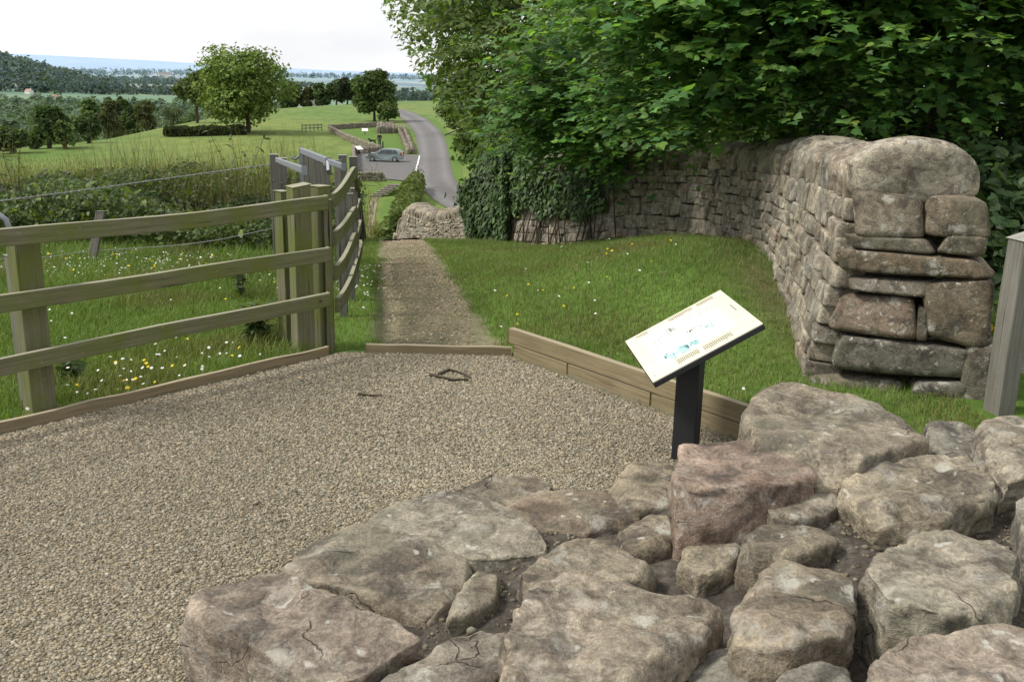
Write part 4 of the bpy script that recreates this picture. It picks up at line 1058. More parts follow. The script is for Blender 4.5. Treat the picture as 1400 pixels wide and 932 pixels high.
def rect(mb, u0, u1, v0, v1, h=.0052): mb.quad(bd(u0, v0, h), bd(u1, v0, h), bd(u1, v1, h), bd(u0, v1, h))
def text(u0, u1, v0, v1, n, mat, name='text_column', fill=.45):
    mb = MB()
    for i in range(n):
        vv = v1 - (v1 - v0) * (i + .5) / n; hh = (v1 - v0)/n*fill*.5; uu = u0
        end = u1 - (random.uniform(0, .25)*(u1-u0))
        while uu < end:
            ln = random.uniform(.012, .032); rect(mb, uu, min(uu+ln, end), vv-hh, vv+hh); uu += ln + .006
    ep(mb.build(name, mat), sg)
text(.03, .105, .73, .90, 13, M['ink_soft']); text(.03, .105, .44, .68, 15, M['ink_soft']); text(.03, .10, .10, .22, 8, M['ink_soft'])
text(.86, .955, .50, .76, 15, M['ink_soft']); text(.85, .945, .26, .46, 13, M['ink_soft'])
text(.17, .34, .66, .84, 12, M['ink_soft'], fill=.3); text(.15, .28, .56, .64, 6, M['ink_soft'], fill=.3)
text(.40, .60, .935, .955, 1, M['ink'], 'caption'); text(.90, .94, .035, .05, 1, M['ink'], 'caption')
mb = MB(); 
for i in range(40):
    u = .72 + random.gauss(0, .03); v = .16 + .34*random.random(); l_ = random.uniform(.01, .045); rect(mb, u - l_, u + l_, v, v + random.uniform(.006, .025))
for i in range(26):
    u = .58 + random.gauss(0, .03); v = .42 + .28*random.random(); l_ = random.uniform(.008, .03); rect(mb, u - l_, u + l_, v, v + random.uniform(.004, .014), .0056)
rect(mb, .66, .80, .33, .42, .0049)
ep(mb.build('coloured_drawing', M['teal']), sg)
mb = MB()
for i in range(34):
    u = .48 + random.gauss(0, .045); v = .48 + .26*random.random(); l_ = random.uniform(.004, .02); rect(mb, u - l_, u + l_, v, v + random.uniform(.003, .008))
for i in range(8): rect(mb, .22 + .012*i, .226 + .012*i, .38, .38 + random.uniform(.02, .07))
for u, v in ((.32, .22), (.30, .25), (.28, .28)): rect(mb, u, u + .05, v, v + .006)
rect(mb, .15, .155, .14, .34); rect(mb, .34, .52, .205, .21); rect(mb, .2, .42, .36, .366)
ep(mb.build('line_drawing', M['ink']), sg)
b0 = np.array([.955, 5.14]); tz = float(bd(.52, .5)[2])
ep(MB().beam([(b0[0], b0[1], -.25), (b0[0], b0[1], .62)], .125, .10, up=(.45, .89, 0)).build('post', M['black'], None, .004), sg)
ep(slab(-.055, -.0302, .35, .66, .25, .72).build('bracket', M['black'], None, .004), sg)

# twigs lying on the gravel
def twig(label, px, r):
    P_ = [at(x, y, 0.012) for x, y in px]; o = MB().tube(P_, r, 6, r*.5).build('twig', M['bark'], None)
    tag(o, label, 'twig')
twig('dark curved twig lying on the gravel just inside the step board, nearer of two', [(588, 512), (602, 515), (620, 519), (640, 518)], .014)
twig('dark bent twig lying on the gravel close to the step board, farther of two', [(600, 511), (614, 505), (630, 509), (643, 516)], .012)
twig('thin brown stick lying on the gravel left of the two dark twigs', [(490, 538), (505, 540), (522, 540)], .009)
# ------------------------------------------------------------------ foliage
def leaf_shape(kind):
    if kind == 'palm':      # five-lobed maple-like leaf, stalk at origin, tip +y
        o = [(0, 0), (.22, -.06), (.36, .10), (.52, .12), (.44, .30), (.56, .52), (.33, .52), (.24, .62), (0, 1.0)]
        pts = o + [(-x, y) for x, y in o[-2:0:-1]]
        return np.array([(x, y, .10*abs(x) - .22*(y-.3)**2) for x, y in pts])
    if kind == 'lance':
        return np.array([(0, 0, 0), (.17, .3, .03), (.15, .65, .0), (0, 1, -.12), (-.15, .65, 0), (-.17, .3, .03)])
    if kind == 'oval':
        return np.array([(0, 0, 0), (.3, .25, .04), (.28, .65, .02), (0, 1, -.08), (-.28, .65, .02), (-.3, .25, .04)])
    if kind == 'ivy':
        return np.array([(0, 0, 0), (.42, .05, .05), (.30, .42, .03), (0, 1, -.06), (-.30, .42, .03), (-.42, .05, .05)])
    if kind == 'clump':     # ragged leaf clump for distant crowns
        a = np.arange(7)/7*2*math.pi; r = np.array([1, .5, .95, .6, 1.1, .55, .85])
        return np.stack([np.cos(a)*r*.55, np.sin(a)*r*.55 + .3, .12*np.cos(a*2)], -1)
def leaves(name, P, N, A, size, col, kind):
    t = leaf_shape(kind); Fm = frames(N, A)
    Q = np.einsum('nij,kj->nki', Fm * size[:, None, None], t) + P[:, None]
    return polys(name, Q, col)

def sprays(C, D, n_leaf, span, size, droop=.25, kind='palm', up=.9, jit=.35):
    """leafy twigs: C (N,3) start, D (N,3) direction"""
    N = len(C); D = D / np.linalg.norm(D, axis=1)[:, None]
    t = np.linspace(.08, 1, n_leaf)[None, :, None]
    Lr = rng.uniform(.6, 1.3, (N, 1, 1)) * span
    P = C[:, None] + D[:, None] * t * Lr + np.array([0, 0, -1.]) * droop * Lr * t**2
    side = np.cross(D, np.array([0, 0, 1.])); side /= (np.linalg.norm(side, axis=1)[:, None] + 1e-6)
    sgn = np.where(np.arange(n_leaf) % 2 == 0, 1., -1.)[None, :, None]
    A = D[:, None] * .75 + side[:, None] * sgn * rng.uniform(.3, 1.1, (N, n_leaf, 1)) + rng.normal(0, jit, (N, n_leaf, 3))
    Nn = np.array([0, 0, 1.]) * up + D[:, None] * .35 + rng.normal(0, jit, (N, n_leaf, 3))
    P = P + side[:, None] * sgn * .04 * span
    sz = size * np.clip(rng.lognormal(0, .32, (N, n_leaf)), .4, 1.7) * (1.1 - .35 * t[..., 0])
    return P.reshape(-1, 3), Nn.reshape(-1, 3), A.reshape(-1, 3), sz.reshape(-1)

def tones(cols, n, spread=.18):
    cols = np.array(cols); return cols[rng.integers(0, len(cols), n)] * rng.lognormal(0, spread, (n, 1))

def trunk_mesh(base, h, r, limbs, spread, lean=(0, 0), seed=0):
    rr = random.Random(seed); mb = MB(); b0 = Vector(base)
    pts = [b0 + Vector((lean[0]*t*h + rr.uniform(-.03, .03)*h*t*.5, lean[1]*t*h + rr.uniform(-.03, .03)*h*t*.5, h*t)) for t in np.linspace(0, 1, 6)]
    pts[0].z -= .3
    mb.tube(pts, r*1.2, 10, r*.65)
    ends = []
    for i in range(limbs):
        a = 6.283*i/limbs + rr.uniform(-.4, .4); st_ = pts[rr.choice([3, 4, 5])]
        d = Vector((math.cos(a)*spread, math.sin(a)*spread, rr.uniform(.5, 1.1)*spread))
        p = [st_ + d*t + Vector((0, 0, spread*.25*t*t)) + Vector([rr.uniform(-.06, .06)*spread for _ in range(3)]) for t in (0, .3, .65, 1)]
        mb.tube(p, r*.5, 7, r*.13); ends.append(p[-1])
        for k in range(3):
            q0 = p[2]; d2 = (d.normalized() + Vector([rr.uniform(-.8, .8) for _ in range(3)])) * spread*.6
            mb.tube([q0, q0 + d2*.5, q0 + d2], r*.18, 5, r*.05)
    return mb

def crown_points(blobs, n, inner=.45):
    """blobs list of (cx,cy,cz,rx,ry,rz); returns points, outward normals, blob index"""
    B = np.array(blobs, float); vol = (B[:, 3]*B[:, 4]*B[:, 5])**.67; pick = rng.choice(len(B), n, p=vol/vol.sum())
    u = sphere_pts(n); rr = rng.uniform(inner**2, 1, n)**.5
    # shaggy surface: clumps stick out, hollows let the sky through
    lump = 1 + .22*np.sin(u[:, 0]*7 + pick*1.7)*np.sin(u[:, 1]*6 + pick*2.3) + .16*np.sin(u[:, 2]*9 + pick)
    P = B[pick, :3] + u*(rr*lump)[:, None]*B[pick, 3:]
    return P, u, pick

def tree(name, label, base, h, rad, cols, n=5000, leaf=.35, trunk=.25, group=None, crown_base=.28, blobs=14, flat=1.0, kind='clump', seed=1, cat='tree', trunk_r=None, ellipse=1.0):
    r_ = random.Random(seed); base = np.array(base, float)
    root = empty(name, base); tag(root, label, cat, group)
    tr = trunk_mesh((0, 0, 0), h*(crown_base + .22), trunk_r or trunk, 6, rad*.55, seed=seed).build('trunk', M['bark'], root)
    cz = h*(crown_base + 1)/2; hz_ = h*(1-crown_base)/2
    bl = [(0, 0, cz, rad*.55*ellipse, rad*.55, hz_*.75)]
    for i in range(blobs):
        a = r_.uniform(0, 6.283); e = r_.uniform(-.85, 1); q = math.sqrt(max(0, 1 - e*e*.8))*r_.uniform(.6, .95)
        s = r_.uniform(.26, .46)
        bl.append((math.cos(a)*q*rad*.8*ellipse, math.sin(a)*q*rad*.8, cz + e*hz_*.78, rad*s*ellipse, rad*s, rad*s*.8*flat))
    P, u, pick = crown_points(bl, n)
    k = P[:, 2] > .25; P, u, pick = P[k], u[k], pick[k]; n = len(P)
    Nn = u*.8 + np.array([0, 0, .5]) + rng.normal(0, .5, (n, 3)); A = rng.normal(size=(n, 3)) + np.array([0, 0, -.3])
    tone = np.array([r_.uniform(.72, 1.25) for _ in bl])[pick]
    c = tones(cols, n, .16)*tone[:, None]
    link('crown', leaves('crown', P, Nn, A, leaf*rng.lognormal(0, .3, n), c, kind), M['leaf_far'], root)
    return root
def ground_at(px, py, zg):
    q = at(px, py, zg); return (q[0], q[1], float(zfun(q[0], q[1])) - .05)
def tree_px(px, py, zg, top, halfw, **k):
    """tree standing where the line of sight meets the ground, as tall / wide as it appears from the viewpoint"""
    d_ = ray(px, py); d_ = d_ / d_[1]; ys = np.arange(40, 1500, .5)
    hit = (EYE + d_[2]*ys) < zfun(d_[0]*ys, ys)
    yh = ys[np.argmax(hit)] if hit.any() else 320.0
    yh = min(yh, 330.0); q = np.array([d_[0]*yh, yh, EYE + d_[2]*yh])
    d = q[1]; scale = d/(FPX*math.cos(PITCH))*1.0
    t_ = aty(px, top, d); q[2] = float(zfun(q[0], q[1]))
    return dict(base=q, h=float(t_[2] - q[2]), rad=halfw*d/FPX, **k)

OAK = [(0.14, 0.206, 0.052), (0.116, 0.173, 0.046), (0.165, 0.231, 0.066)]
DK = [(0.066, 0.101, 0.039), (0.079, 0.116, 0.042), (0.056, 0.088, 0.039)]
MID = [(0.092, 0.144, 0.048), (0.11, 0.169, 0.051), (0.085, 0.126, 0.051)]
OLV = [(0.095, 0.111, 0.043), (0.081, 0.101, 0.041), (0.115, 0.121, 0.061)]
far = 'trees around the pasture'
tree('field_tree', 'big lone spreading tree in the pasture, the largest crown on the left', **tree_px(340, 182, -7.3, 78, 76, cols=OAK, n=12000, leaf=.42, trunk=.33, blobs=22, crown_base=.2, seed=3))
tree('field_tree', 'rounded light-green tree just behind the left side of the lone spreading tree', **tree_px(270, 168, -7.3, 92, 30, cols=[(.10, .135, .045), (.085, .12, .04)], n=4500, leaf=.5, seed=4))
tree('roadside_tree', 'dense round mid-green tree at the left of the road beyond the field corner', **tree_px(512, 166, -7.3, 97, 33, cols=[(.06, .095, .03), (.07, .11, .035)], n=7000, leaf=.5, seed=5, blobs=18, crown_base=.1))
tree('roadside_tree', 'small bushy tree under the right side of the dense round tree', **tree_px(530, 168, -7.3, 138, 14, cols=MID, n=2200, leaf=.45, seed=6, crown_base=.05))
for i, (px, py, tp, hw, cols, lab) in enumerate([
    (398, 141, 103, 17, DK, 'dark tree right behind the lone spreading tree'),
    (420, 140, 115, 9, OLV, 'small thin tree between the white house and the dark tree'),
    (440, 143, 113, 15, DK, 'low dark tree right of the white house'),
    (460, 143, 106, 13, DK, 'tallest dark tree in the clump behind the far field'),
    (475, 143, 106, 11, [(.03, .042, .022), (.035, .05, .024)], 'narrow near-black conifer in the clump behind the far field'),
    (487, 142, 112, 10, DK, 'dark tree touching the dense round roadside tree')]):
    tree('distant_tree', lab, **tree_px(px, py, -7.3, tp, hw, cols=cols, n=2600, leaf=.75, seed=20+i, crown_base=.06), group=far)
for i, (px, py, tp, hw, cols, lab) in enumerate([
    (68, 203, 143, 27, [(.05, .085, .03), (.058, .095, .032)], 'round green tree with visible stems at the left edge of the pasture'),
    (89, 204, 165, 12, MID, 'small tree under the right side of the round green tree'),
    (48, 204, 182, 8, MID, 'tiny round bush-like tree left of the round green tree'),
    (122, 196, 160, 18, DK, 'squat dark brownish tree at the left of the pasture'),
    (147, 190, 153, 15, MID, 'mid-green tree right of the squat dark tree'),
    (161, 188, 151, 15, DK, 'dark tree overlapping the mid-green tree in the pasture'),
    (186, 180, 149, 11, OLV, 'narrow olive tree standing alone beyond the squat dark trees'),
    (204, 172, 152, 14, [(.13, .115, .075), (.10, .10, .06)], 'pale brownish hawthorn beside the dark flowering bush'),
    (236, 171, 138, 24, [(.045, .06, .028), (.11, .12, .06), (.04, .055, .028)], 'wide dark bush with pale blossom at the middle of the field edge'),
    (262, 160, 140, 14, MID, 'bush between the dark blossom bush and the lone spreading tree'),
    (105, 178, 150, 16, DK, 'dark tree behind the gap of the two left-hand trees'),
    (20, 210, 178, 26, DK, 'wide dark bush at the left edge of the picture'),
    (-25, 215, 172, 25, MID, 'tall bush cut by the left edge of the picture'),
    (55, 172, 140, 22, MID, 'low tree behind the round green tree')]):
    tree('pasture_tree', lab, **tree_px(px, py, -7.3, tp, hw, cols=cols, n=3000, leaf=.42, seed=40+i, crown_base=.12), group=far)
for i, (px, py, tp, hw, cols, lab) in enumerate([
    (118, 160, 131, 16, MID, 'bright small tree on the far slope left of centre'), (150, 156, 134, 20, OLV, 'broad olive tree on the far slope'), (176, 150, 131, 16, DK, 'dark open-branched tree on the far slope'),
    (198, 152, 133, 15, OLV, 'olive tree right of the dark open-branched tree'), (145, 142, 129, 9, DK, 'small dark tree in the pale field'), (162, 141, 127, 8, DK, 'second small dark tree in the pale field'), (180, 148, 133, 15, DK, 'dark tree at the foot of the pale field')]):
    d = [170, 190, 210, 200, 700, 720, 420][i]; q = aty(px, py, d); q[2] = float(zfun(q[0], q[1])); t_ = aty(px, tp, d)[2]
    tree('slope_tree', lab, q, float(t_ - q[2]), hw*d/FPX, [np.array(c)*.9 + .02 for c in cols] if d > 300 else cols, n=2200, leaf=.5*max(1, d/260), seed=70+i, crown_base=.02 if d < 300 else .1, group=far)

# clipped-looking dark hedge in the pasture
def hedge(name, label, P0, P1, h, wd, cols, n, leaf, wavy=.15, kind='clump', mat='leaf_far', top=.0, group=None):
    P0, P1 = np.array(P0), np.array(P1); L = np.linalg.norm(P1[:2]-P0[:2]); t = rng.uniform(0, 1, n); a = rng.uniform(0, 2*math.pi, n); rr = rng.uniform(.5, 1, n)**.5
    side = np.array([-(P1-P0)[1], (P1-P0)[0]])/L
    hh = h*(1 + wavy*snoise2(t*L*1.2, t*0+3, 91))
    x = P0[0] + (P1-P0)[0]*t + side[0]*np.cos(a)*rr*wd/2; y = P0[1] + (P1-P0)[1]*t + side[1]*np.cos(a)*rr*wd/2
    z = zfun(x, y) + hh*np.clip(.5 + .5*np.sign(np.sin(a))*np.abs(np.sin(a))**.6*rr, 0, 1.05)
    Nn = np.stack([side[0]*np.cos(a), side[1]*np.cos(a), np.sin(a)+.4], -1) + rng.normal(0, .5, (n, 3))
    c = tones(cols, n, .2)*(1 + .2*snoise2(t*L*2, z*2, 92))[:, None]
    o = link(name, leaves(name, np.stack([x, y, z], -1), Nn, rng.normal(size=(n, 3)), leaf*rng.lognormal(0, .3, n), c, kind), M[mat])
    return tag(o, label, 'hedge', group)
hedge('hedge', 'long low dark hedge lying in the pasture left of the lone tree', ground_at(228, 187, -7.3), ground_at(332, 184, -7.3), 1.35, 2.2, [(.035, .052, .018), (.042, .055, .02)], 5000, .32)
hedge('roadside_hedge', 'green hedge between the road and the lower footpath', (-5.8, 46, 0), (-8.3, 84, 0), 1.6, 1.6, [(.10, .135, .04), (.085, .12, .035), (.12, .15, .05)], 9000, .2, .2)
q = aty(548, 286, 44); 
tree('rounded_bush', 'round dark-green bush on the near end of the roadside hedge', (-4.75, 43.5, float(zfun(-4.75, 43.5))), 2.3, 1.0, [(.05, .075, .022), (.06, .09, .026)], n=3500, leaf=.16, seed=90, crown_base=.02, blobs=14, cat='bush', trunk_r=.08)
tree('rounded_bush', 'second round bush just beyond the first, in front of the hedge', (-5.25, 48.5, float(zfun(-5.25, 48.5))), 2.3, 1.0, [(.055, .085, .024), (.07, .10, .03)], n=3000, leaf=.17, seed=91, crown_base=.02, blobs=12, cat='bush', trunk_r=.08)
# weeds with white umbels between the wall and the road
nW = 2600; x = rng.uniform(-4.6, -1.2, nW); y = 31 + rng.uniform(0, 10, nW); z = zfun(x, y) + rng.uniform(.1, 1.1, nW)
tag(link('weeds', leaves('weeds', np.stack([x, y, z], -1), rng.normal(0, .5, (nW, 3)) + [0, 0, 1], rng.normal(size=(nW, 3)), .16*rng.lognormal(0, .3, nW), tones([(.11, .15, .05), (.15, .18, .08), (.36, .40, .28)], nW), 'clump'), M['leaf_far']), kind='stuff')

# far woods: many ragged crowns
def wood(name, n, cond, h, cols, haze, k=46):
    C = []
    while len(C) < n:
        c = cond()
        if c is not None: C.append(c)
    C = np.array(C); sz = h*rng.lognormal(0, .2, n)
    z = zfun(C[:, 0], C[:, 1])
    u = sphere_pts(n*k).reshape(n, k, 3); u[..., 2] = np.abs(u[..., 2])*1.0
    P = np.stack([C[:, 0], C[:, 1], z], -1)[:, None] + u*np.stack([sz*.55, sz*.55, sz], -1)[:, None]*rng.uniform(.75, 1.05, (n, k, 1))
    Nn = u + rng.normal(0, .35, (n, k, 3)); tone = rng.lognormal(0, .22, n)
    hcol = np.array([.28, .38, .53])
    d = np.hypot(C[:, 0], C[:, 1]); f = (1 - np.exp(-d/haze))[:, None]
    cc = np.array(cols)[rng.integers(0, len(cols), n)]*tone[:, None]; cc = cc*(1-f) + hcol*f  # distance haze blended into the leaf colours
    c = np.repeat(cc, k, 0)*rng.lognormal(0, .12, (n*k, 1))
    s = np.repeat(sz, k)*(.34 if k < 60 else .2)*rng.lognormal(0, .25, n*k)
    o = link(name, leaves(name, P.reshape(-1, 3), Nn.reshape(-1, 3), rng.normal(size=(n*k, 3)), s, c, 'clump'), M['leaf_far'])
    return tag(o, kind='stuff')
def c_near():
    th = R_(random.uniform(-34, -13)); r = random.uniform(420, 1300); r *= 1
    if math.degrees(th) > -19 and r < 620 and random.random() < .5: return None
    x, y = r*math.sin(th), r*math.cos(th)
    if float(snoise2(np.array([x/170]), np.array([y/170]), 95)[0]) < -.55: return None
    return (x, y)
wood('valley_woodland', 3000, c_near, 12, [(.085, .135, .06), (.10, .15, .07), (.07, .115, .055), (.115, .155, .075)], 9000, 110)
def c_mid():
    th = R_(random.uniform(-34, 2)); r = 1000*math.exp(random.uniform(0, 1.5)); x, y = r*math.sin(th), r*math.cos(th)
    if float(snoise2(np.array([x/330]), np.array([y/330]), 96)[0]) < .12: return None
    return (x, y)
wood('valley_trees', 1700, c_mid, 14, [(.04, .065, .035), (.05, .08, .04)], 9000, 26)
def c_hill():
    th = R_(random.gauss(-28.5, 3.2)); r = random.uniform(1750, 2800); x, y = r*math.sin(th), r*math.cos(th)
    if float(zfun(x, y)) < -22 or float(snoise2(np.array([x/200]), np.array([y/200]), 98)[0]) < -.25: return None
    return (x, y)
wood('hilltop_woodland', 1300, c_hill, 13, [(.06, .095, .055), (.07, .105, .058)], 9000, 26)
def c_far():
    th = R_(random.uniform(-34, 3)); r = 4500*math.exp(random.uniform(0, 1.2)); x, y = r*math.sin(th), r*math.cos(th)
    if float(snoise2(np.array([x/900]), np.array([y/900]), 97)[0]) < .1: return None
    return (x, y)
wood('horizon_woodland', 1500, c_far, 26, [(.04, .07, .05)], 9000, 14)

# small pale farmhouses far down the valley
M['wall_white'] = mat_plain('white_render', (.62, .62, .60), .8); M['slate'] = mat_plain('slate_roof', (.22, .21, .22), .8); M['red_roof'] = mat_plain('red_roof', (.34, .20, .15), .8)
def house(label, x, y, L, W, H, rz, roofm, big=False, group='distant houses in the valley'):
    z = float(zfun(x, y)); root = empty('farmhouse' if big else 'distant_house', (x, y, z), rz); tag(root, label, 'house', group)
    mb = MB().box((0, 0, H/2 - .3), (L, W, H + .6))
    for s in (-1, 1): mb.add([(s*L/2, -W/2, H), (s*L/2, W/2, H), (s*L/2, 0, H + W*.42)], [[0, 1, 2] if s > 0 else [0, 2, 1]], [[(0, 0)]*3])
    mb.build('walls', M['wall_white'], root)
    r = MB(); ov = .3
    for s in (-1, 1):
        a = [(-L/2-ov, s*(W/2+ov), H - .15), (L/2+ov, s*(W/2+ov), H - .15), (L/2+ov, 0, H + W*.45), (-L/2-ov, 0, H + W*.45)]
        r.add(a, [[0, 1, 2, 3] if s < 0 else [3, 2, 1, 0]], [[(0, 0)]*4])
    ro = r.build('roof', roofm, root)
    MB().box((L*.38, 0, H + W*.5), (.9, .9, 1.6)).build('chimney', M['wall_white'], ro)
    if big:
        for x_ in (-L*.3, 0, L*.3):
            wn_ = MB().box((x_, -W/2 - .02, H*.55), (1.1, .08, 1.3)).build('window', M['wood_dark'], root)
            MB().box((x_, -W/2 - .07, H*.55 - .75), (1.4, .2, .1)).build('sill', M['wall_white'], wn_)
q = aty(418, 141, 330); house('white-gabled farmhouse half hidden behind the trees at the top of the field', q[0], q[1], 6.5, 4.5, 3.6, .9, M['slate'], True, None)
q = aty(407, 140, 345); 
for i, (px, py, d, rf, lab) in enumerate([(38, 108, 1500, 'red_roof', 'red-roofed farmhouse beside the pale field on the far hillside'), (72, 115, 1350, 'red_roof', 'low red-roofed barn below the pale field'), (112, 104, 2300, 'slate', 'leftmost white house in the row across the valley'), (122, 105, 2300, 'slate', 'white house second in the row across the valley'),
        (150, 107, 2200, 'slate', 'white house near the middle of the row across the valley'), (165, 108, 2150, 'slate', 'white house at the right end of the row across the valley'), (190, 109, 2300, 'slate', 'white house standing apart beyond the row across the valley'), (225, 98, 5200, 'slate', 'pale large building far out on the plain'), (20, 106, 1600, 'slate', 'grey-roofed house left of the red-roofed farmhouse')]):
    q = aty(px, py, d); x_, y_ = q[0], q[1]; house(lab, x_, y_, 11 if d < 4000 else 60, 7 if d < 4000 else 25, 4 if d < 4000 else 12, random.uniform(-.6, .6), M[rf])

# ------------------------------------------------------------------ valley-floor walls, ruin, car, people
def rubble_wall(name, label, pts, h, wd, cat='wall', mat='stone_far', batter=.0):
    """coursed rubble wall along pts on the ground"""
    pts = np.array(pts, float); L = np.concatenate([[0], np.cumsum(np.linalg.norm(np.diff(pts, axis=0), axis=1))])
    S_ = Stones(); s_ = 0
    nrow = max(2, int(h/.28))
    hs = np.broadcast_to(np.array(h, float), 1) if np.isscalar(h) else np.array(h)
    for r in range(nrow):
        s_ = 0
        while s_ < L[-1]:
            l_ = random.uniform(.35, .8); sc = min(s_ + l_/2, L[-1]); p = np.array([np.interp(sc, L, pts[:, 0]), np.interp(sc, L, pts[:, 1])]); q = np.array([np.interp(sc+.1, L, pts[:, 0]), np.interp(sc+.1, L, pts[:, 1])]); o_ = np.array([np.interp(sc-.1, L, pts[:, 0]), np.interp(sc-.1, L, pts[:, 1])])
            t = (q-o_)/np.linalg.norm(q-o_); z = float(zfun(*p)); hr = h/nrow
            S_.add((p[0], p[1], z + hr*(r+.5)), [np.array([t[0], t[1], 0]), np.array([-t[1], t[0], 0]), np.array([0, 0, 1.])], (l_/2, wd/2*random.uniform(.93, 1.05), hr/2*1.02), 4, amp=.2)
            s_ += l_
    return tag(S_.build(name, M[mat]), label, cat)
def G(px, py, z=-7.3): return at(px, py, z)[:2]
rubble_wall('field_boundary_wall', 'low stone wall along the left of the turret lawn, running toward the car park', [G(450, 179), G(470, 190), G(496, 201), G(519, 209)], .85, .5)
rubble_wall('field_boundary_wall', 'low stone wall across the far end of the turret lawn', [G(450, 178), G(480, 176), G(513, 174)], .85, .5)
rubble_wall('car_park_wall', 'low stone wall at the back of the car park behind the information lectern', [G(486, 210), G(505, 211), G(521, 210.5)], .8, .4)
cw = rubble_wall('car_park_side_wall', 'pale-topped low wall along the left side of the car park', [G(484.5, 236), G(484, 222), G(483.5, 209)], .95, .35)
lawn_pts = [G(455, 179), G(512, 175), G(540, 174), G(556, 213), G(522, 211)]
M['mown'] = mat_plain('mown_grass', (.10, .165, .04), .95, 0, .05, .25, 1.2)
sheet('turret_lawn', lawn_pts, .03, M['mown'], zz=-7.3)
low_lawn = [(-3.4, 31), (-5.6, 48), (-8.2, 66), (-10.4, 84), (-9.0, 84), (-7.2, 66), (-4.9, 48), (-2.9, 31)]
mw = patch_strip('lower_lawn', [(-3.5, 33), (-5.9, 50), (-7.6, 62), (-8.9, 74), (-9.7, 84)], [1.5, 1.6, 1.8, 2.0, 2.2], .025, M['mown'], sub=5); tag(mw, kind='structure')
vg = patch_strip('road_verge', [(-1.9, 62), (-5.4, 90), (-7.1, 116), (-11.0, 161), (-18.2, 216)], [1.6, 1.6, 1.4, 1.6, 2], .03, M['mown'], sub=4); tag(vg, kind='structure')
# the excavated turret: an L of thick walls
tur = empty('turret_ruin', (*G(545, 190), -7.3)); tag(tur, 'excavated low stone ruin with a broad wall strip between lawn and road', 'ruin')
def ruin_part(name, quad, h, dens):
    S_ = Stones(); quad = [np.array(q) for q in quad]
    a, b_, c_, d_ = quad; nu = max(2, int(np.linalg.norm(b_-a)/.45)); nv = max(2, int(np.linalg.norm(d_-a)/.6))
    for i in range(nu):
        for j in range(nv):
            u, v = (i+.5)/nu, (j+.5)/nv; p = (a*(1-u)+b_*u)*(1-v) + (d_*(1-u)+c_*u)*v
            t = (b_-a)/np.linalg.norm(b_-a); th = random.uniform(-.3, .3); t = np.array([t[0]*math.cos(th)-t[1]*math.sin(th), t[0]*math.sin(th)+t[1]*math.cos(th)])
            hh = h*random.uniform(.85, 1.12); sl_ = np.linalg.norm(d_-a)/nv
            S_.add((p[0], p[1], -7.3 + hh/2), [np.array([t[0], t[1], 0]), np.array([-t[1], t[0], 0]), np.array([0, 0, 1.])], (.24, sl_*.48, hh/2), 4, amp=.25)
    o = S_.build(name, M['stone_far'], None); ep(o, tur)
ruin_part('broad_wall', [G(555, 211), G(568, 211), G(556, 176), G(540, 176)], .7, 1)
ruin_part('cross_wall', [G(515, 183), G(540, 183), G(538, 176), G(516, 176)], 1.1, 1)
# retaining wall and steps up to the car park
rw = []
pA, pB = at(488, 262, -8.2)[:2], at(523, 262, -8.2)[:2]
S_ = Stones(); t = (pB-pA)/np.linalg.norm(pB-pA)
for r in range(7):
    s_ = 0
    while s_ < np.linalg.norm(pB-pA):
        l_ = random.uniform(.25, .5); p = pA + t*(s_+l_/2); S_.add((p[0], p[1], -8.3 + .26*(r+.5)), [np.array([t[0], t[1], 0]), np.array([-t[1], t[0], 0]), np.array([0, 0, 1.])], (l_/2, .2, .13), 4, amp=.2); s_ += l_
tag(S_.build('retaining_wall', M['stone_far']), 'tall grey retaining wall below the car park, left of the steps', 'wall')
M['step'] = mat_plain('step_stone', (.22, .20, .17), .9, 0, .1, .3, 4)
stp = empty('stone_steps', (*at(512, 268, -8.2)[:2], -8.2)); tag(stp, 'short flight of stone steps from the lower path up to the car park', 'steps')
for i in range(6):
    ep(MB().box((-11.75 + i*.27, 85.0 + i*.3, -8.15 + .15*i), (1.0, .45, .2), .15).build('step', M['step'], None, .02), stp)
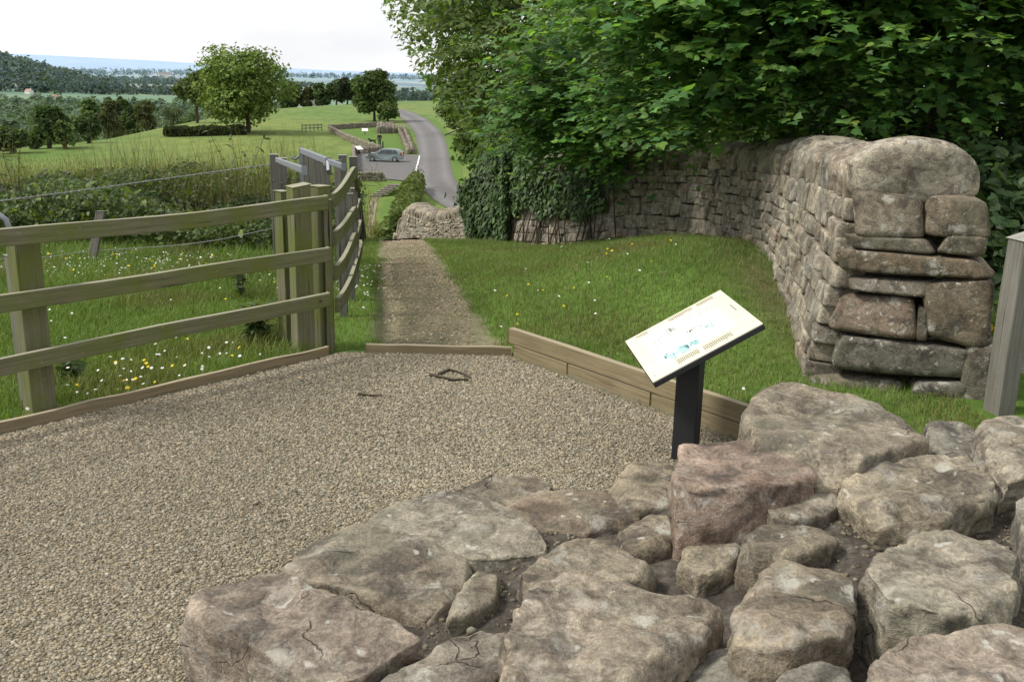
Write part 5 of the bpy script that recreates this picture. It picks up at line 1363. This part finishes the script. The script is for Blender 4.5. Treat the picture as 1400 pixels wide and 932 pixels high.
# wooden rail fence in the pasture, sign boards, post
rf = empty('pasture_rail_fence', (*G(426, 180), -7.3)); tag(rf, 'short dark two-rail fence standing alone in the far pasture', 'fence')
f0, f1 = G(413, 180), G(440, 179)
for t in np.linspace(0, 1, 6):
    p = f0 + (f1-f0)*t; ep(MB().box((p[0], p[1], gz(p) + .45), (.12, .12, 1.3)).build('post', M['wood_grey']), rf)
for h_ in (.5, .95):
    ep(MB().beam([(f0[0], f0[1], gz(f0) + h_), (f1[0], f1[1], gz(f1) + h_)], .05, .14).build('rail', M['wood_grey']), rf)
def mini_sign(label, px, py, rz, w_=.9, colr=(.75, .75, .72)):
    p = G(px, py); root = empty('lawn_sign', (p[0], p[1], -7.3), rz); tag(root, label, 'sign', 'small signs around the turret')
    MB().box((0, 0, .35), (.10, .10, .9)).build('post', M['black'], root)
    MB().add([(-w_/2, -.3, .65), (w_/2, -.3, .65), (w_/2, .3, 1.0), (-w_/2, .3, 1.0), (-w_/2, -.3, .60), (w_/2, -.3, .60), (w_/2, .3, .95), (-w_/2, .3, .95)], [[0, 1, 2, 3], [7, 6, 5, 4], [0, 4, 5, 1], [1, 5, 6, 2], [2, 6, 7, 3], [3, 7, 4, 0]], [[(0, 0)]*4]*6).build('panel', M['white_paint'], root) if False else None
    mb = MB(); mb.add([(-w_/2, -.3, .65), (w_/2, -.3, .65), (w_/2, .3, 1.0), (-w_/2, .3, 1.0), (-w_/2, -.3, .60), (w_/2, -.3, .60), (w_/2, .3, .95), (-w_/2, .3, .95)], [[0, 1, 2, 3], [7, 6, 5, 4], [0, 4, 5, 1], [1, 5, 6, 2], [2, 6, 7, 3], [3, 7, 4, 0]], [[(0, 0)]*4]*6); mb.build('panel', M['white_paint'], root)
mini_sign('small white information lectern on the turret lawn', 499, 185, .2)
mini_sign('small white lectern by the back wall of the car park', 491, 212, .9)
mp_ = MB().tube([(*G(523.5, 206), -7.35), (*G(523.5, 206), -6.75), (*G(523.5, 206), -6.2)], .10, 8, .08).build('marker_post', M['wood_dark'])
tag(mp_, 'short dark marker post behind the parked car', 'post')

# ------------------------------------------------------------------ parked hatchback
M['carpaint'] = mat_plain('green_grey_car_paint', (.21, .265, .255), .28, .3, .6, .04, 3)
M['glass'] = mat_plain('dark_window_glass', (.03, .035, .04), .08, 0, .6, .05)
M['tyre'] = mat_plain('tyre_rubber', (.02, .02, .02), .85); M['rim'] = mat_plain('alloy_rim', (.45, .45, .46), .35, .8)
M['redlamp'] = mat_plain('tail_lamp_red', (.35, .02, .02), .3); M['clearlamp'] = mat_plain('headlamp_clear', (.7, .7, .7), .15)
cpz = -7.3 + .075; cpos = G(526.5, 221.5)
car = empty('parked_car', (cpos[0], cpos[1], cpz), R_(176)); car.scale = (.93, .93, .90); tag(car, 'grey-green estate car parked side-on in the car park', 'car')
SC = 1.0
# side profile, x forward(+) ; (x, z_low, z_waist/roof) sections swept across a tumblehome
prof_up = [(-2.05, .62), (-2.08, .85), (-1.98, 1.05), (-1.80, 1.30), (-1.55, 1.42), (-.9, 1.49), (-.2, 1.49), (.35, 1.42), (.85, 1.13), (1.15, .98), (1.7, .88), (2.0, .74), (2.10, .55), (2.08, .35)]
prof_lo = [(1.95, .24), (1.0, .20), (0, .19), (-1.0, .20), (-1.95, .28), (-2.05, .45)]
pf = prof_up + prof_lo
def car_w(z): return .86 if z < .95 else .86 - (z - .95)*.42
def loft(pf, ws):
    mb = MB(); n = len(pf); vs = []
    for s in ws:
        for x_, z_ in pf:
            vs.append((x_*(1 - .02*abs(s)), s*car_w(z_)*(1 if abs(x_) < 1.6 else 1 - .10*(abs(x_)-1.6)/.5), z_ - .03*abs(s)**3*(z_ > .9)))
    fs = []
    for j in range(len(ws)-1):
        for i in range(n): fs.append([j*n+i, j*n+(i+1) % n, (j+1)*n+(i+1) % n, (j+1)*n+i])
    fs += [list(range(n)), [(len(ws)-1)*n+i for i in range(n)][::-1]]
    mb.add(vs, fs, [[(0, 0)]*len(f) for f in fs]); return mb
loft(pf, [-1, -.85, 0, .85, 1]).build('body', M['carpaint'], car, .04)
def side_panel(name, pts, mat, off=.008, parent=None):
    res = None
    for s in (-1, 1):
        mb = MB(); P_ = [(x_, s*(car_w(z_) + off), z_ - .02) for x_, z_ in pts]; P2 = [(x_, s*(car_w(z_) - .03), z_ - .02) for x_, z_ in pts]; n = len(pts)
        fs = [list(range(n)) if s < 0 else list(range(n))[::-1]] + [[i, n+i, n+(i+1) % n, (i+1) % n] for i in range(n)]
        mb.add(P_ + P2, fs, [[(0, 0)]*len(f) for f in fs]); res = mb.build(name, mat, parent or car)
    return res
side_panel('side_window', [(-.05, .98), (.62, .98), (.30, 1.36), (-.05, 1.40)], M['glass'])
side_panel('side_window', [(-1.0, .98), (-.13, .98), (-.13, 1.40), (-.95, 1.40)], M['glass'])
side_panel('side_window', [(-1.62, 1.02), (-1.08, .98), (-1.03, 1.40), (-1.42, 1.34)], M['glass'])
mb = MB(); mb.add([(.92, -.70, 1.11), (.92, .70, 1.11), (.40, .62, 1.42), (.40, -.62, 1.42)], [[0, 1, 2, 3]], [[(0, 0)]*4]); mb.build('windscreen', M['glass'], car)
mb = MB(); mb.add([(-2.0, -.66, 1.06), (-2.0, .66, 1.06), (-1.74, .60, 1.37), (-1.74, -.60, 1.37)], [[3, 2, 1, 0]], [[(0, 0)]*4]); mb.build('rear_window', M['glass'], car)
for s in (-1, 1):
    MB().box((1.93, s*.66, .70), (.22, .30, .14)).build('headlight', M['clearlamp'], car, .03)
    MB().box((-2.0, s*.72, .92), (.18, .16, .30)).build('tail_light', M['redlamp'], car, .02)
    MB().box((.62, s*.96, 1.0), (.12, .2, .13)).build('wing_mirror', M['carpaint'], car, .03)
    MB().box((-.3, s*.868, .82), (.18, .02, .03)).build('door_handle', M['rim'], car)
for x_ in (1.32, -1.28):
    for s in (-1, 1):
        ty = MB().tube([(x_, s*.66, .31), (x_, s*.70, .31), (x_, s*.88, .31)], .31, 24).build('wheel', M['tyre'], car, .02)
        rm = MB().tube([(x_, s*.87, .31), (x_, s*.893, .31)], .2, 20)
        rm.build('rim', M['rim'], ty)
MB().box((2.09, 0, .48), (.02, .52, .11)).build('number_plate', M['white_paint'], car)

# ------------------------------------------------------------------ walker and dog on the turret lawn
def skin_body(name, joints, edges, mat, parent=None, sub=2):
    me = bpy.data.meshes.new(name); me.from_pydata([j[:3] for j in joints], edges, [])
    o = bpy.data.objects.new(name, me); COL.objects.link(o)
    sk = o.modifiers.new('Skin', 'SKIN'); 
    me.skin_vertices.new() if not me.skin_vertices else None
    for i, j in enumerate(joints): me.skin_vertices[0].data[i].radius = (j[3], j[4] if len(j) > 4 else j[3])
    me.skin_vertices[0].data[0].use_root = True
    ss_ = o.modifiers.new('Sub', 'SUBSURF'); ss_.levels = sub; ss_.render_levels = sub
    bpy.context.view_layer.update()
    dg = bpy.context.evaluated_depsgraph_get(); m2 = bpy.data.meshes.new_from_object(o.evaluated_get(dg)); o.modifiers.clear(); o.data = m2
    m2.materials.clear(); m2.materials.append(mat)
    m2.polygons.foreach_set('use_smooth', np.ones(len(m2.polygons), bool)); 
    if parent: o.parent = parent
    return o
M['skin'] = mat_plain('skin', (.42, .27, .2), .6); M['jacket'] = mat_plain('dark_jacket', (.02, .022, .03), .85); M['trousers'] = mat_plain('dark_trousers', (.028, .03, .042), .85); M['hair'] = mat_plain('hair', (.06, .045, .035), .8)
pp = G(519, 200.5)
per = empty('person', (pp[0], pp[1], -7.3 + .03), R_(20)); tag(per, 'person in dark jacket and trousers standing on the turret lawn', 'person')
J = [(0, 0, .95, .15, .11), (0, 0, 1.18, .15, .10), (0, 0, 1.38, .17, .10), (0, 0, 1.50, .06), (0, .01, 1.57, .055), (0, .02, 1.64, .085, .095), (0, .01, 1.72, .07, .08),
     (.09, 0, .88, .085), (.10, .02, .50, .062), (.11, -.02, .10, .045), (.12, .12, .04, .04), (-.09, 0, .88, .085), (-.10, -.04, .50, .062), (-.11, -.10, .10, .045), (-.12, .04, .04, .04),
     (.19, 0, 1.40, .06), (.25, -.02, 1.13, .048), (.24, .10, .90, .036), (.23, .14, .82, .04), (-.19, 0, 1.40, .06), (-.25, -.02, 1.13, .048), (-.25, .08, .90, .036), (-.24, .12, .82, .04)]
Ed = [(0, 1), (1, 2), (2, 3), (3, 4), (4, 5), (5, 6), (0, 7), (7, 8), (8, 9), (9, 10), (0, 11), (11, 12), (12, 13), (13, 14), (2, 15), (15, 16), (16, 17), (17, 18), (2, 19), (19, 20), (20, 21), (21, 22)]
skin_body('body', J, Ed, M['skin'], per)
Jj = [(0, 0, .90, .175, .135), (0, 0, 1.18, .17, .12), (0, 0, 1.39, .185, .12), (0, 0, 1.47, .09), (.19, 0, 1.40, .075), (.25, -.02, 1.13, .064), (.24, .09, .92, .05), (-.19, 0, 1.40, .075), (-.25, -.02, 1.13, .064), (-.25, .07, .92, .05)]
skin_body('jacket', Jj, [(0, 1), (1, 2), (2, 3), (2, 4), (4, 5), (5, 6), (2, 7), (7, 8), (8, 9)], M['jacket'], per)
Jt = [(0, 0, .95, .165, .125), (.09, 0, .86, .10), (.10, .02, .50, .078), (.11, -.02, .09, .065), (-.09, 0, .86, .10), (-.10, -.04, .50, .078), (-.11, -.10, .09, .065)]
skin_body('trousers', Jt, [(0, 1), (1, 2), (2, 3), (0, 4), (4, 5), (5, 6)], M['trousers'], per)
skin_body('hair', [(0, -.02, 1.70, .085, .095), (0, -.01, 1.755, .06, .07)], [(0, 1)], M['hair'], per)
dp = G(509.5, 197.5); dog = empty('dog', (dp[0], dp[1], -7.3 + .03), R_(200)); tag(dog, 'small black dog walking on the turret lawn beside the person', 'dog')
Jd = [(-.28, 0, .46, .12), (0, 0, .47, .12), (.28, 0, .48, .14), (.42, 0, .60, .085), (.52, 0, .68, .09), (.66, 0, .65, .05), (.28, .09, .30, .06), (.27, .09, .16, .035), (.30, .09, .03, .035), (.28, -.09, .30, .06), (.31, -.09, .16, .035), (.33, -.09, .03, .035),
      (-.26, .09, .36, .085), (-.38, .09, .20, .04), (-.34, .09, .03, .035), (-.26, -.09, .36, .085), (-.34, -.09, .20, .04), (-.28, -.09, .03, .035), (-.40, 0, .52, .04), (-.58, 0, .66, .025), (.50, .07, .76, .03), (.50, -.07, .76, .03)]
skin_body('body', Jd, [(1, 0), (1, 2), (2, 3), (3, 4), (4, 5), (2, 6), (6, 7), (7, 8), (2, 9), (9, 10), (10, 11), (0, 12), (12, 13), (13, 14), (0, 15), (15, 16), (16, 17), (0, 18), (18, 19), (4, 20), (4, 21)], mat_plain('black_fur', (.02, .02, .022), .9), dog)

# ------------------------------------------------------------------ bramble thicket on the left
def thicket():
    root = empty('bramble_thicket', (-7, 15, -.6)); tag(root, 'tangled dark bramble and nettle thicket behind the barbed wire', 'thicket')
    n = 100000
    t = rng.uniform(0, 1, n); x = -13.5 + 11.0*t; d0 = 13.0 + (x + 2.6)*-.0 - .12*(x + 2.6)
    y = d0 + rng.uniform(0, 5.0, n)
    hmax = (.68 + .40*snoise2(x*.8, y*.8, 81) + .24*snoise2(x*2.9, y*2.9, 82)) * ss(0, .8, y - d0 + .5 + .4*snoise2(x*1.5, x*0, 83)) + .04*(y - d0)
    e = rng.uniform(0, 1, n)**.45
    z = zfun(x, y) + hmax*e
    keep = (rng.random(n) < .35 + .65*e) & (x < -2.3 - .02*y)
    x, y, z, e = x[keep], y[keep], z[keep], e[keep]; n = len(x)
    Nn = rng.normal(0, .55, (n, 3)) + np.array([0, -.45, .8]); A = rng.normal(size=(n, 3)) + np.array([0, -.4, -.2])
    cc = tones([(.045, .078, .022), (.055, .092, .025), (.075, .115, .03), (.105, .14, .042)], n, .22)
    cl = snoise2(x*1.3, y*1.3 + z*1.5, 84); cc *= (1 + .5*cl)[:, None]
    ep(link('bramble_leaves', leaves('bramble_leaves', np.stack([x, y, z], -1), Nn, A, .056*rng.lognormal(0, .4, n), cc, 'oval'), M['leaf']), root)
    mb = MB()
    for i in range(120):
        x0 = random.uniform(-13, -2.8); y0 = 13 - .12*(x0+2.6) + random.uniform(-.2, 3.5); z0 = gz((x0, y0)); a = random.uniform(0, 6.28); L = random.uniform(.6, 1.5)
        mb.tube([(x0 + math.cos(a)*L*t*.7, y0 + math.sin(a)*L*t*.5, z0 + L*1.5*(t - .55*t*t)) for t in (0, .3, .6, .85, 1)], .007, 4, .003)
    tag(ep(mb.build('canes', M['bark']), root), kind='stuff')
thicket()
# rank tall grass behind and above the thicket
def tallgrass(n, cond, h, cols, x0, x1, y0, y1, name, wd=.012):
    P, c = blades(n, x0, x1, y0, y1, cond, h, wd, cols, .28, clump=lambda x, y: .75 + .3*np.clip(snoise2(x*.9, y*.9, 86), -1, 1))
    return tag(link(name, blade_mesh(name, P, c), M['grass']), kind='stuff')
TG = [(.15, .17, .06), (.19, .18, .08), (.11, .15, .045), (.22, .17, .09), (.13, .18, .05)]
tallgrass(56000, lambda x, y: (x < -2.9 - .10*(y-14)) & (y > 15.0 - .12*(x + 2.6)), 1.5, TG, -24, -2.5, 14.5, 24, 'rank_grass', .009)
tallgrass(42000, lambda x, y: (x < -4.5 - .12*(y-30)), .9, TG, -48, -4, 24, 62, 'rough_pasture_grass', .03)
tallgrass(60000, lambda x, y: (x < -9 - .10*(y-60)) & (y < 75 + 30*rng.random(len(x))**2) & (x > -.52*y), .42, [(.15, .205, .055), (.13, .185, .05), (.18, .20, .07)], -58, -6, 60, 105, 'pasture_grass', .05)
# tall weed stems by the fence
def stem_plant(label, x, y, h, n, cols, lsize, seed, cat='weed', kind='lance'):
    r_ = random.Random(seed); z = gz((x, y)); root = empty('weed', (x, y, z)); tag(root, label, cat)
    mb = MB(); P_ = []; A_ = []
    for i in range(n):
        a = r_.uniform(0, 6.28); sp = r_.uniform(.05, .35)*h; hh = h*r_.uniform(.6, 1); pts = [(math.cos(a)*sp*t*t, math.sin(a)*sp*t*t, hh*t) for t in np.linspace(0, 1, 6)]
        mb.tube(pts, .006, 5, .003)
        for t in np.linspace(.15, 1, 11):
            q = (math.cos(a)*sp*t*t, math.sin(a)*sp*t*t, hh*t)
            for k in range(2): b_ = r_.uniform(0, 6.28); P_.append(q); A_.append((math.cos(b_), math.sin(b_), r_.uniform(.1, .8)))
    mb.build('stem', M['bark'], root)
    P_ = np.array(P_); A_ = np.array(A_); m = len(P_)
    link('foliage', leaves('foliage', P_, rng.normal(0, .4, (m, 3)) + [0, 0, 1], A_, lsize*rng.lognormal(0, .25, m), tones(cols, m), kind), M['leaf'], root)
q = at(330, 405, -.08); stem_plant('twiggy dark sprig growing behind the middle rail near the corner posts', q[0], q[1], .42, 5, [(.05, .075, .03)], .06, 1)
q = at(350, 470, -.04); stem_plant('clump of arching rush-like grass at the foot of the corner posts', q[0], q[1], .34, 16, [(.10, .15, .05)], .09, 2, 'grass clump')
q = aty(325, 230, 15); stem_plant('tall leafy weed standing up out of the thicket near the barbed wire', q[0], 15.0, 1.75, 4, [(.07, .10, .03), (.10, .14, .05)], .11, 3)
q = aty(22, 250, 14.5); stem_plant('pale-leaved tall weed at the left end of the thicket', q[0], 14.5, 1.7, 5, [(.11, .15, .05)], .11, 4)
q = at(95, 522, -.04); stem_plant('small broad-leaved dock plant in the grass behind the lowest rail', q[0], q[1], .12, 6, [(.05, .085, .025)], .07, 5, 'weed', 'oval')

# ------------------------------------------------------------------ trees and shrubs behind the field wall
SYC = [(.10, .205, .054), (.125, .245, .06), (.08, .17, .052), (.165, .30, .07), (.07, .155, .052)]
def big_tree(name, label, base, h, r, blobs, n_spray, n_leaf, span, size, cols, kind, droop=.2, bias=(-.5, -.6, .1), mat='leaf', inner=.5, seed=1, up=.9, filt=None, limbs=7, limb=2.0, fill=0, fillsize=.25, lean=(0, 0)):
    base = np.array(base, float); root = empty(name, base); tag(root, label, 'tree')
    tm = trunk_mesh((0, 0, 0), h*.45, r, limbs, limb, lean=lean, seed=seed)
    P, u, pick = crown_points(blobs, n_spray, inner)
    D = u*1.0 + np.array(bias) + rng.normal(0, .4, (len(u), 3)); D[:, 2] *= .6
    if filt is not None:
        k = filt(P); P, D, pick = P[k], D[k], pick[k]
    # twigs carrying the outer sprays
    rr = random.Random(seed)
    for i in range(0, min(len(P), 900), 6):
        d = D[i]/np.linalg.norm(D[i]); a = P[i] - d*.9 - base; b_ = P[i] + d*span*.9 - base
        if filt is clear_road and not filt((b_ + base)[None] + [[-.35, 0, 0]])[0]: continue
        tm.tube([a, (a+b_)/2 + np.array([0, 0, .06]), b_ - np.array([0, 0, droop*span*.8])], .014, 5, .004)
    tm.build('trunk', M['bark'], root)
    Lp, Ln, La, Ls = sprays(P, D, n_leaf, span, size, droop, kind, up)
    tone = np.repeat(np.array([rr.uniform(.8, 1.22) for _ in blobs])[pick]*rng.lognormal(0, .16, len(P)), n_leaf)
    if filt is clear_road: kk = filt(Lp); Lp, Ln, La, Ls, tone = Lp[kk], Ln[kk], La[kk], Ls[kk], tone[kk]
    c = tones(cols, len(Lp), .2)*tone[:, None]; c[:, 0] *= rng.lognormal(0, .12, len(c))
    ep(link('crown', leaves('crown', Lp, Ln, La, Ls, c, kind), M[mat]), root)
    if fill:       # dense leaves inside the crown, their colour darkened for shade
        P2, u2, _ = crown_points([(b_[0], b_[1], b_[2], b_[3]*.8, b_[4]*.8, b_[5]*.8) for b_ in blobs], fill, .1)
        if filt is not None: k = filt(P2); P2, u2 = P2[k], u2[k]
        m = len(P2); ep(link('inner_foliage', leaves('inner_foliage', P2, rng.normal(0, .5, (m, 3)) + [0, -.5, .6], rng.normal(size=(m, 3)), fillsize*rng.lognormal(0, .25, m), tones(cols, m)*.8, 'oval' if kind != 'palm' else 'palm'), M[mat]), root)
    return root
# A: sycamore right behind the wall, boughs hanging over it
blA = [(4.6, 11.2, 3.6, 2.6, 2.0, 1.9), (2.2, 9.9, 2.45, 1.4, 1.3, .95), (1.55, 10.4, 3.0, 1.2, 1.3, .8), (3.6, 9.3, 2.5, 1.5, 1.2, .8), (5.2, 9.6, 2.7, 1.4, 1.2, .9), (2.6, 11.4, 3.6, 2.0, 1.8, 1.1), (2.0, 10.6, 1.95, .9, 1.0, .6), (3.4, 9.2, 3.2, 1.5, 1.2, .6), (5.8, 10.7, 3.7, 1.8, 1.5, 1.2), (1.5, 12.6, 1.55, .9, .8, .5), (.9, 13.3, 1.25, .75, .7, .5), (.75, 13.4, 2.1, .9, 1.0, .8), (.6, 13.9, 1.45, .8, .8, .55)]
def clear_road(P):      # leaves cut along sight lines from the viewpoint, keeping the lane in view
    s = (EYE - P[:, 2])/P[:, 1]
    return P[:, 0]/P[:, 1] > np.interp(s, [-.2, -.06, -.005, .035, .064, .10, .13, .16], [-.12, -.13, -.10, -.070, -.036, -.020, -.004, .002])
def fA(P): return (P[:, 1] > 8.0) & (P[:, 2] > 1.62) | ((P[:, 0] < 1.9) & (P[:, 2] > np.where(P[:, 1] > 11.5, .85, 1.0)))
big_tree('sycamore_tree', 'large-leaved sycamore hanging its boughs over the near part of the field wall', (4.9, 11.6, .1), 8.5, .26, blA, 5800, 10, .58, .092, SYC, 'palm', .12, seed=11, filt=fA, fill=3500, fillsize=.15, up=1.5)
# B: ash-like tree further along
ASH = [(.13, .21, .05), (.11, .18, .042), (.16, .24, .055), (.09, .15, .04)]
blB = [(1.6, 21, 3.0, 3.6, 3, 3.2), (-.9, 20.5, 1.8, 1.6, 1.8, 1.3), (-1.3, 21.5, 3.2, 1.7, 1.8, 1.2), (-.4, 19.6, 3.4, 1.8, 1.6, 1.3), (.4, 18.4, 1.7, 1.7, 1.5, 1.5), (.3, 19, .2, 1.5, 1.4, 1.1), (1.8, 17.6, 2.6, 1.7, 1.6, 1.5), (2.6, 18.0, .9, 1.6, 1.4, 1.2)]
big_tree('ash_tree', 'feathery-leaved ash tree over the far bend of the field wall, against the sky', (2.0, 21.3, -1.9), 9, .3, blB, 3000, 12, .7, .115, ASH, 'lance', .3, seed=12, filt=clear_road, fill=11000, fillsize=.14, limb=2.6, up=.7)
# C: bright hawthorn / elder scrub by the road edge
HAW = [(.15, .25, .05), (.18, .28, .055), (.11, .195, .04), (.08, .14, .035)]
blC = [(-.2, 17.6, -.1, .8, .8, .6), (.6, 16.4, .45, .8, .8, .6), (-.95, 20.8, .75, .9, 1.1, .9), (-.4, 19.2, .5, 1.0, 1.0, .9), (.4, 17.8, .35, .9, .9, .8), (.0, 20.6, -.6, 1.3, 1.3, 1.1), (-.65, 22.2, -.25, 1.15, 1.2, 1.1), (-.35, 22.0, .6, 1.1, 1.2, .9), (.7, 18.6, -.2, 1.2, 1.2, 1.0), (-.1, 20.2, -1.2, 1.1, 1.0, .8)]
big_tree('hawthorn_bush', 'bright yellow-green hawthorn bush bulging over the road edge below the ash', (.5, 21.6, -2.0), 3.5, .12, blC, 2600, 9, .34, .075, HAW, 'oval', .15, seed=13, filt=clear_road, fill=5000, fillsize=.09, limb=.8, limbs=5)
# D: dark tree on the right
DKL = [(.032, .062, .024), (.042, .075, .027), (.028, .05, .02), (.05, .09, .03)]
blD = [(7.4, 12.2, 2.6, 2.3, 1.7, 2.2), (6.0, 11.6, 1.2, 1.5, 1.3, 1.3), (8.6, 12, .9, 2.3, 1.4, 1.6), (6.6, 12.6, 4.6, 2.4, 1.8, 1.6), (9.5, 13, 4, 2.2, 2, 2), (4.6, 12.2, 1.4, 1.4, 1, 1.1)]
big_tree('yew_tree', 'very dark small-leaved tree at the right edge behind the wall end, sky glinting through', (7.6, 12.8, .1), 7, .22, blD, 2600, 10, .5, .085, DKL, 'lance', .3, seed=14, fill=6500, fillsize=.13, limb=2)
# E: backing trees further off so the thicket behind the wall is deep
BK = [(.055, .10, .03), (.07, .12, .036), (.045, .08, .027)]
for i, (bx, by, lab) in enumerate([(4.2, 15.6, 'shaded tree behind the bend of the field wall'), (8.6, 17.5, 'shaded tree deep behind the sycamore'), (13, 19, 'shaded tree deep behind the yew'), (6, 26, 'tall tree up the road behind the ash'), (.8, 30, 'roadside tree between the ash and the road'), (.3, 52, 'tree overhanging the right side of the road halfway down'), (-4.2, 112, 'bushy tree on the right verge of the road beyond the junction'), (-1.9, 86, 'bushy tree on the right verge of the road opposite the car park'), (-8.5, 160, 'tree on the right verge where the road bends')]):
    zb = float(zfun(bx, by)); far_ = by > 40
    hh = (7.5, 8, 8, 9, 8, 7.5, 8, 8, 9)[i]; rd = (2.2, 3, 3.2, 3.2, 2.2, 3.0, 3.4, 3.6, 4)[i]
    tree('shade_tree' if not far_ else 'verge_tree', lab, (bx, by, zb), hh, rd, BK if i < 4 else [(.07, .115, .03), (.055, .09, .026), (.085, .13, .035)], n=9000 if not far_ else 6000, leaf=.16 if by < 28 else (.2 if by < 40 else .34), seed=100+i, crown_base=.03, blobs=20, kind='oval' if by < 40 else 'clump')
# F: undergrowth behind and right of the wall end
nU = 16000; x = rng.uniform(3.2, 9, nU); y = rng.uniform(6.6, 12, nU); k = x > 3.35 + (y-6)*.12; x, y = x[k], y[k]; m = len(x)
hU = (.75 + .35*snoise2(x*1.4, y*1.4, 99) + .10*(y-6.6)); z = zfun(x, y) + hU*rng.uniform(0, 1, m)**.5
tag(link('undergrowth', leaves('undergrowth', np.stack([x, y, z], -1), rng.normal(0, .5, (m, 3)) + [0, -.3, .8], rng.normal(size=(m, 3)), .09*rng.lognormal(0, .3, m), tones(DKL, m)*1.3, 'oval'), M['leaf']), kind='stuff')
P_ = [aty(px, py, yy) for px, py, yy in ((1393, 522, 6.3), (1396, 514, 6.4), (1397, 450, 6.9), (1355, 448, 7.2), (1388, 528, 6.2), (1399, 470, 6.5))]
fa = np.arange(10)/10*6.283; tmpl = np.stack([np.cos(fa)*np.where(np.arange(10) % 2, .6, 1), np.sin(fa)*np.where(np.arange(10) % 2, .6, 1), fa*0], -1)
PF = np.array([[np.array(p) + .028*np.array([t[0], -.3*t[1]*0 + .2*t[1], t[1]]) for t in tmpl] for p in P_])
fr = empty('ragwort', (P_[0][0], P_[0][1], gz(P_[0]))); tag(fr, 'yellow ragwort flowers beside the grey timber post', 'flower')
ep(link('flower_head', polys('flower_head', PF, np.tile(np.array([[.75, .5, .02]]), (len(P_), 1))), M['petal']), fr)
mb = MB()
for p in P_: mb.tube([(p[0]+.03, p[1]+.05, gz(p) - .02), (p[0], p[1], p[2])], .005, 5, .003)
ep(mb.build('stem', M['bark']), fr)

# ------------------------------------------------------------------ ivy over the wall
def ivy(label, s0, s1, n, zlo, over, cols, thick=.22, dens=None):
    s = rng.uniform(s0, s1, n); P_ = np.array([lb(v) for v in s]); T_ = np.array([lt(v) for v in s]); Nn = np.stack([-T_[:, 1], T_[:, 0]], -1)
    zb = zfun(P_[:, 0], P_[:, 1]); hw = wall_h(s) + over
    e = rng.uniform(0, 1, n)
    low = zlo(s)
    hz2 = low + (hw - low)*e
    hw = hw + .30*snoise2(s*1.6, s*0 + 4, 115); hz2 = low + (hw - low)*e
    bulge = thick*(.35 + .65*e) * (1 + .45*snoise2(s*2.2, hz2*2.2, 110))
    off = bulge*rng.uniform(.3, 1.0, n) - .17*hz2/1.3
    topm = rng.random(n) < .18
    off = np.where(topm, -rng.uniform(0, .9, n), off); hz2 = np.where(topm, hw + .12*snoise2(s*3, off*3, 111) + rng.uniform(-.05, .1, n), hz2)
    P3 = np.stack([P_[:, 0] + Nn[:, 0]*off, P_[:, 1] + Nn[:, 1]*off, zb + hz2], -1)
    N3 = np.stack([Nn[:, 0], Nn[:, 1], np.full(n, .45)], -1) + rng.normal(0, .38, (n, 3)); A3 = rng.normal(0, .45, (n, 3)) + np.array([0, 0, -1.])
    if dens is not None: k = rng.random(n) < dens(s, hz2); P3, N3, A3, hz2, s = P3[k], N3[k], A3[k], hz2[k], s[k]
    m = len(P3); c = tones(cols, m, .25)*(1 + .3*snoise2(s*1.7, hz2*2, 112))[:, None]
    root = empty('ivy', P_[0].tolist() + [float(zb[0])]); tag(root, label, 'ivy')
    ep(link('leaves', leaves('ivy_leaves', P3, N3, A3, .07*rng.lognormal(0, .25, m), c, 'ivy'), M['leaf_gloss']), root)
    mb = MB()
    for i in range(26):
        v = random.uniform(s0, s1); p = lb(v); t = lt(v); nn = np.array([-t[1], t[0]]); z = gz(p); L_ = random.uniform(.5, 1.1)
        mb.tube([(p[0] + nn[0]*(.02 - .1*q) + t[0]*.1*math.sin(q*4+i), p[1] + nn[1]*(.02 - .1*q) + t[1]*.1*math.sin(q*4+i), z + q*L_*1.2) for q in (.0, .3, .6, .9)], .012, 5, .005)
    ep(mb.build('stem', M['bark']), root)
IVY = [(.04, .08, .022), (.055, .105, .027), (.032, .06, .02), (.08, .125, .04)]
sA = float(np.interp(1.05, LB[::-1, 0][5:9], SB[::-1][5:9])) if False else 0
# arc positions: bend near s~8.5; far column around s~12-15
ivy('thick ivy column covering the wall from coping to ground beside the road gap', 10.4, 12.6, 10000, lambda s: .0*s, .35, IVY, .38)
ivy('ragged curtain of ivy hanging over the bend of the wall, leaving its foot bare', 7.6, 10.7, 7500, lambda s: .42 + .34*snoise2(s*2.4, s*0, 113), .28, IVY, .24, lambda s, h: np.clip(.35 + 1.1*snoise2(s*2.6, h*1.2, 114) + .4*ss(8.0, 10.2, s), .05, 1))
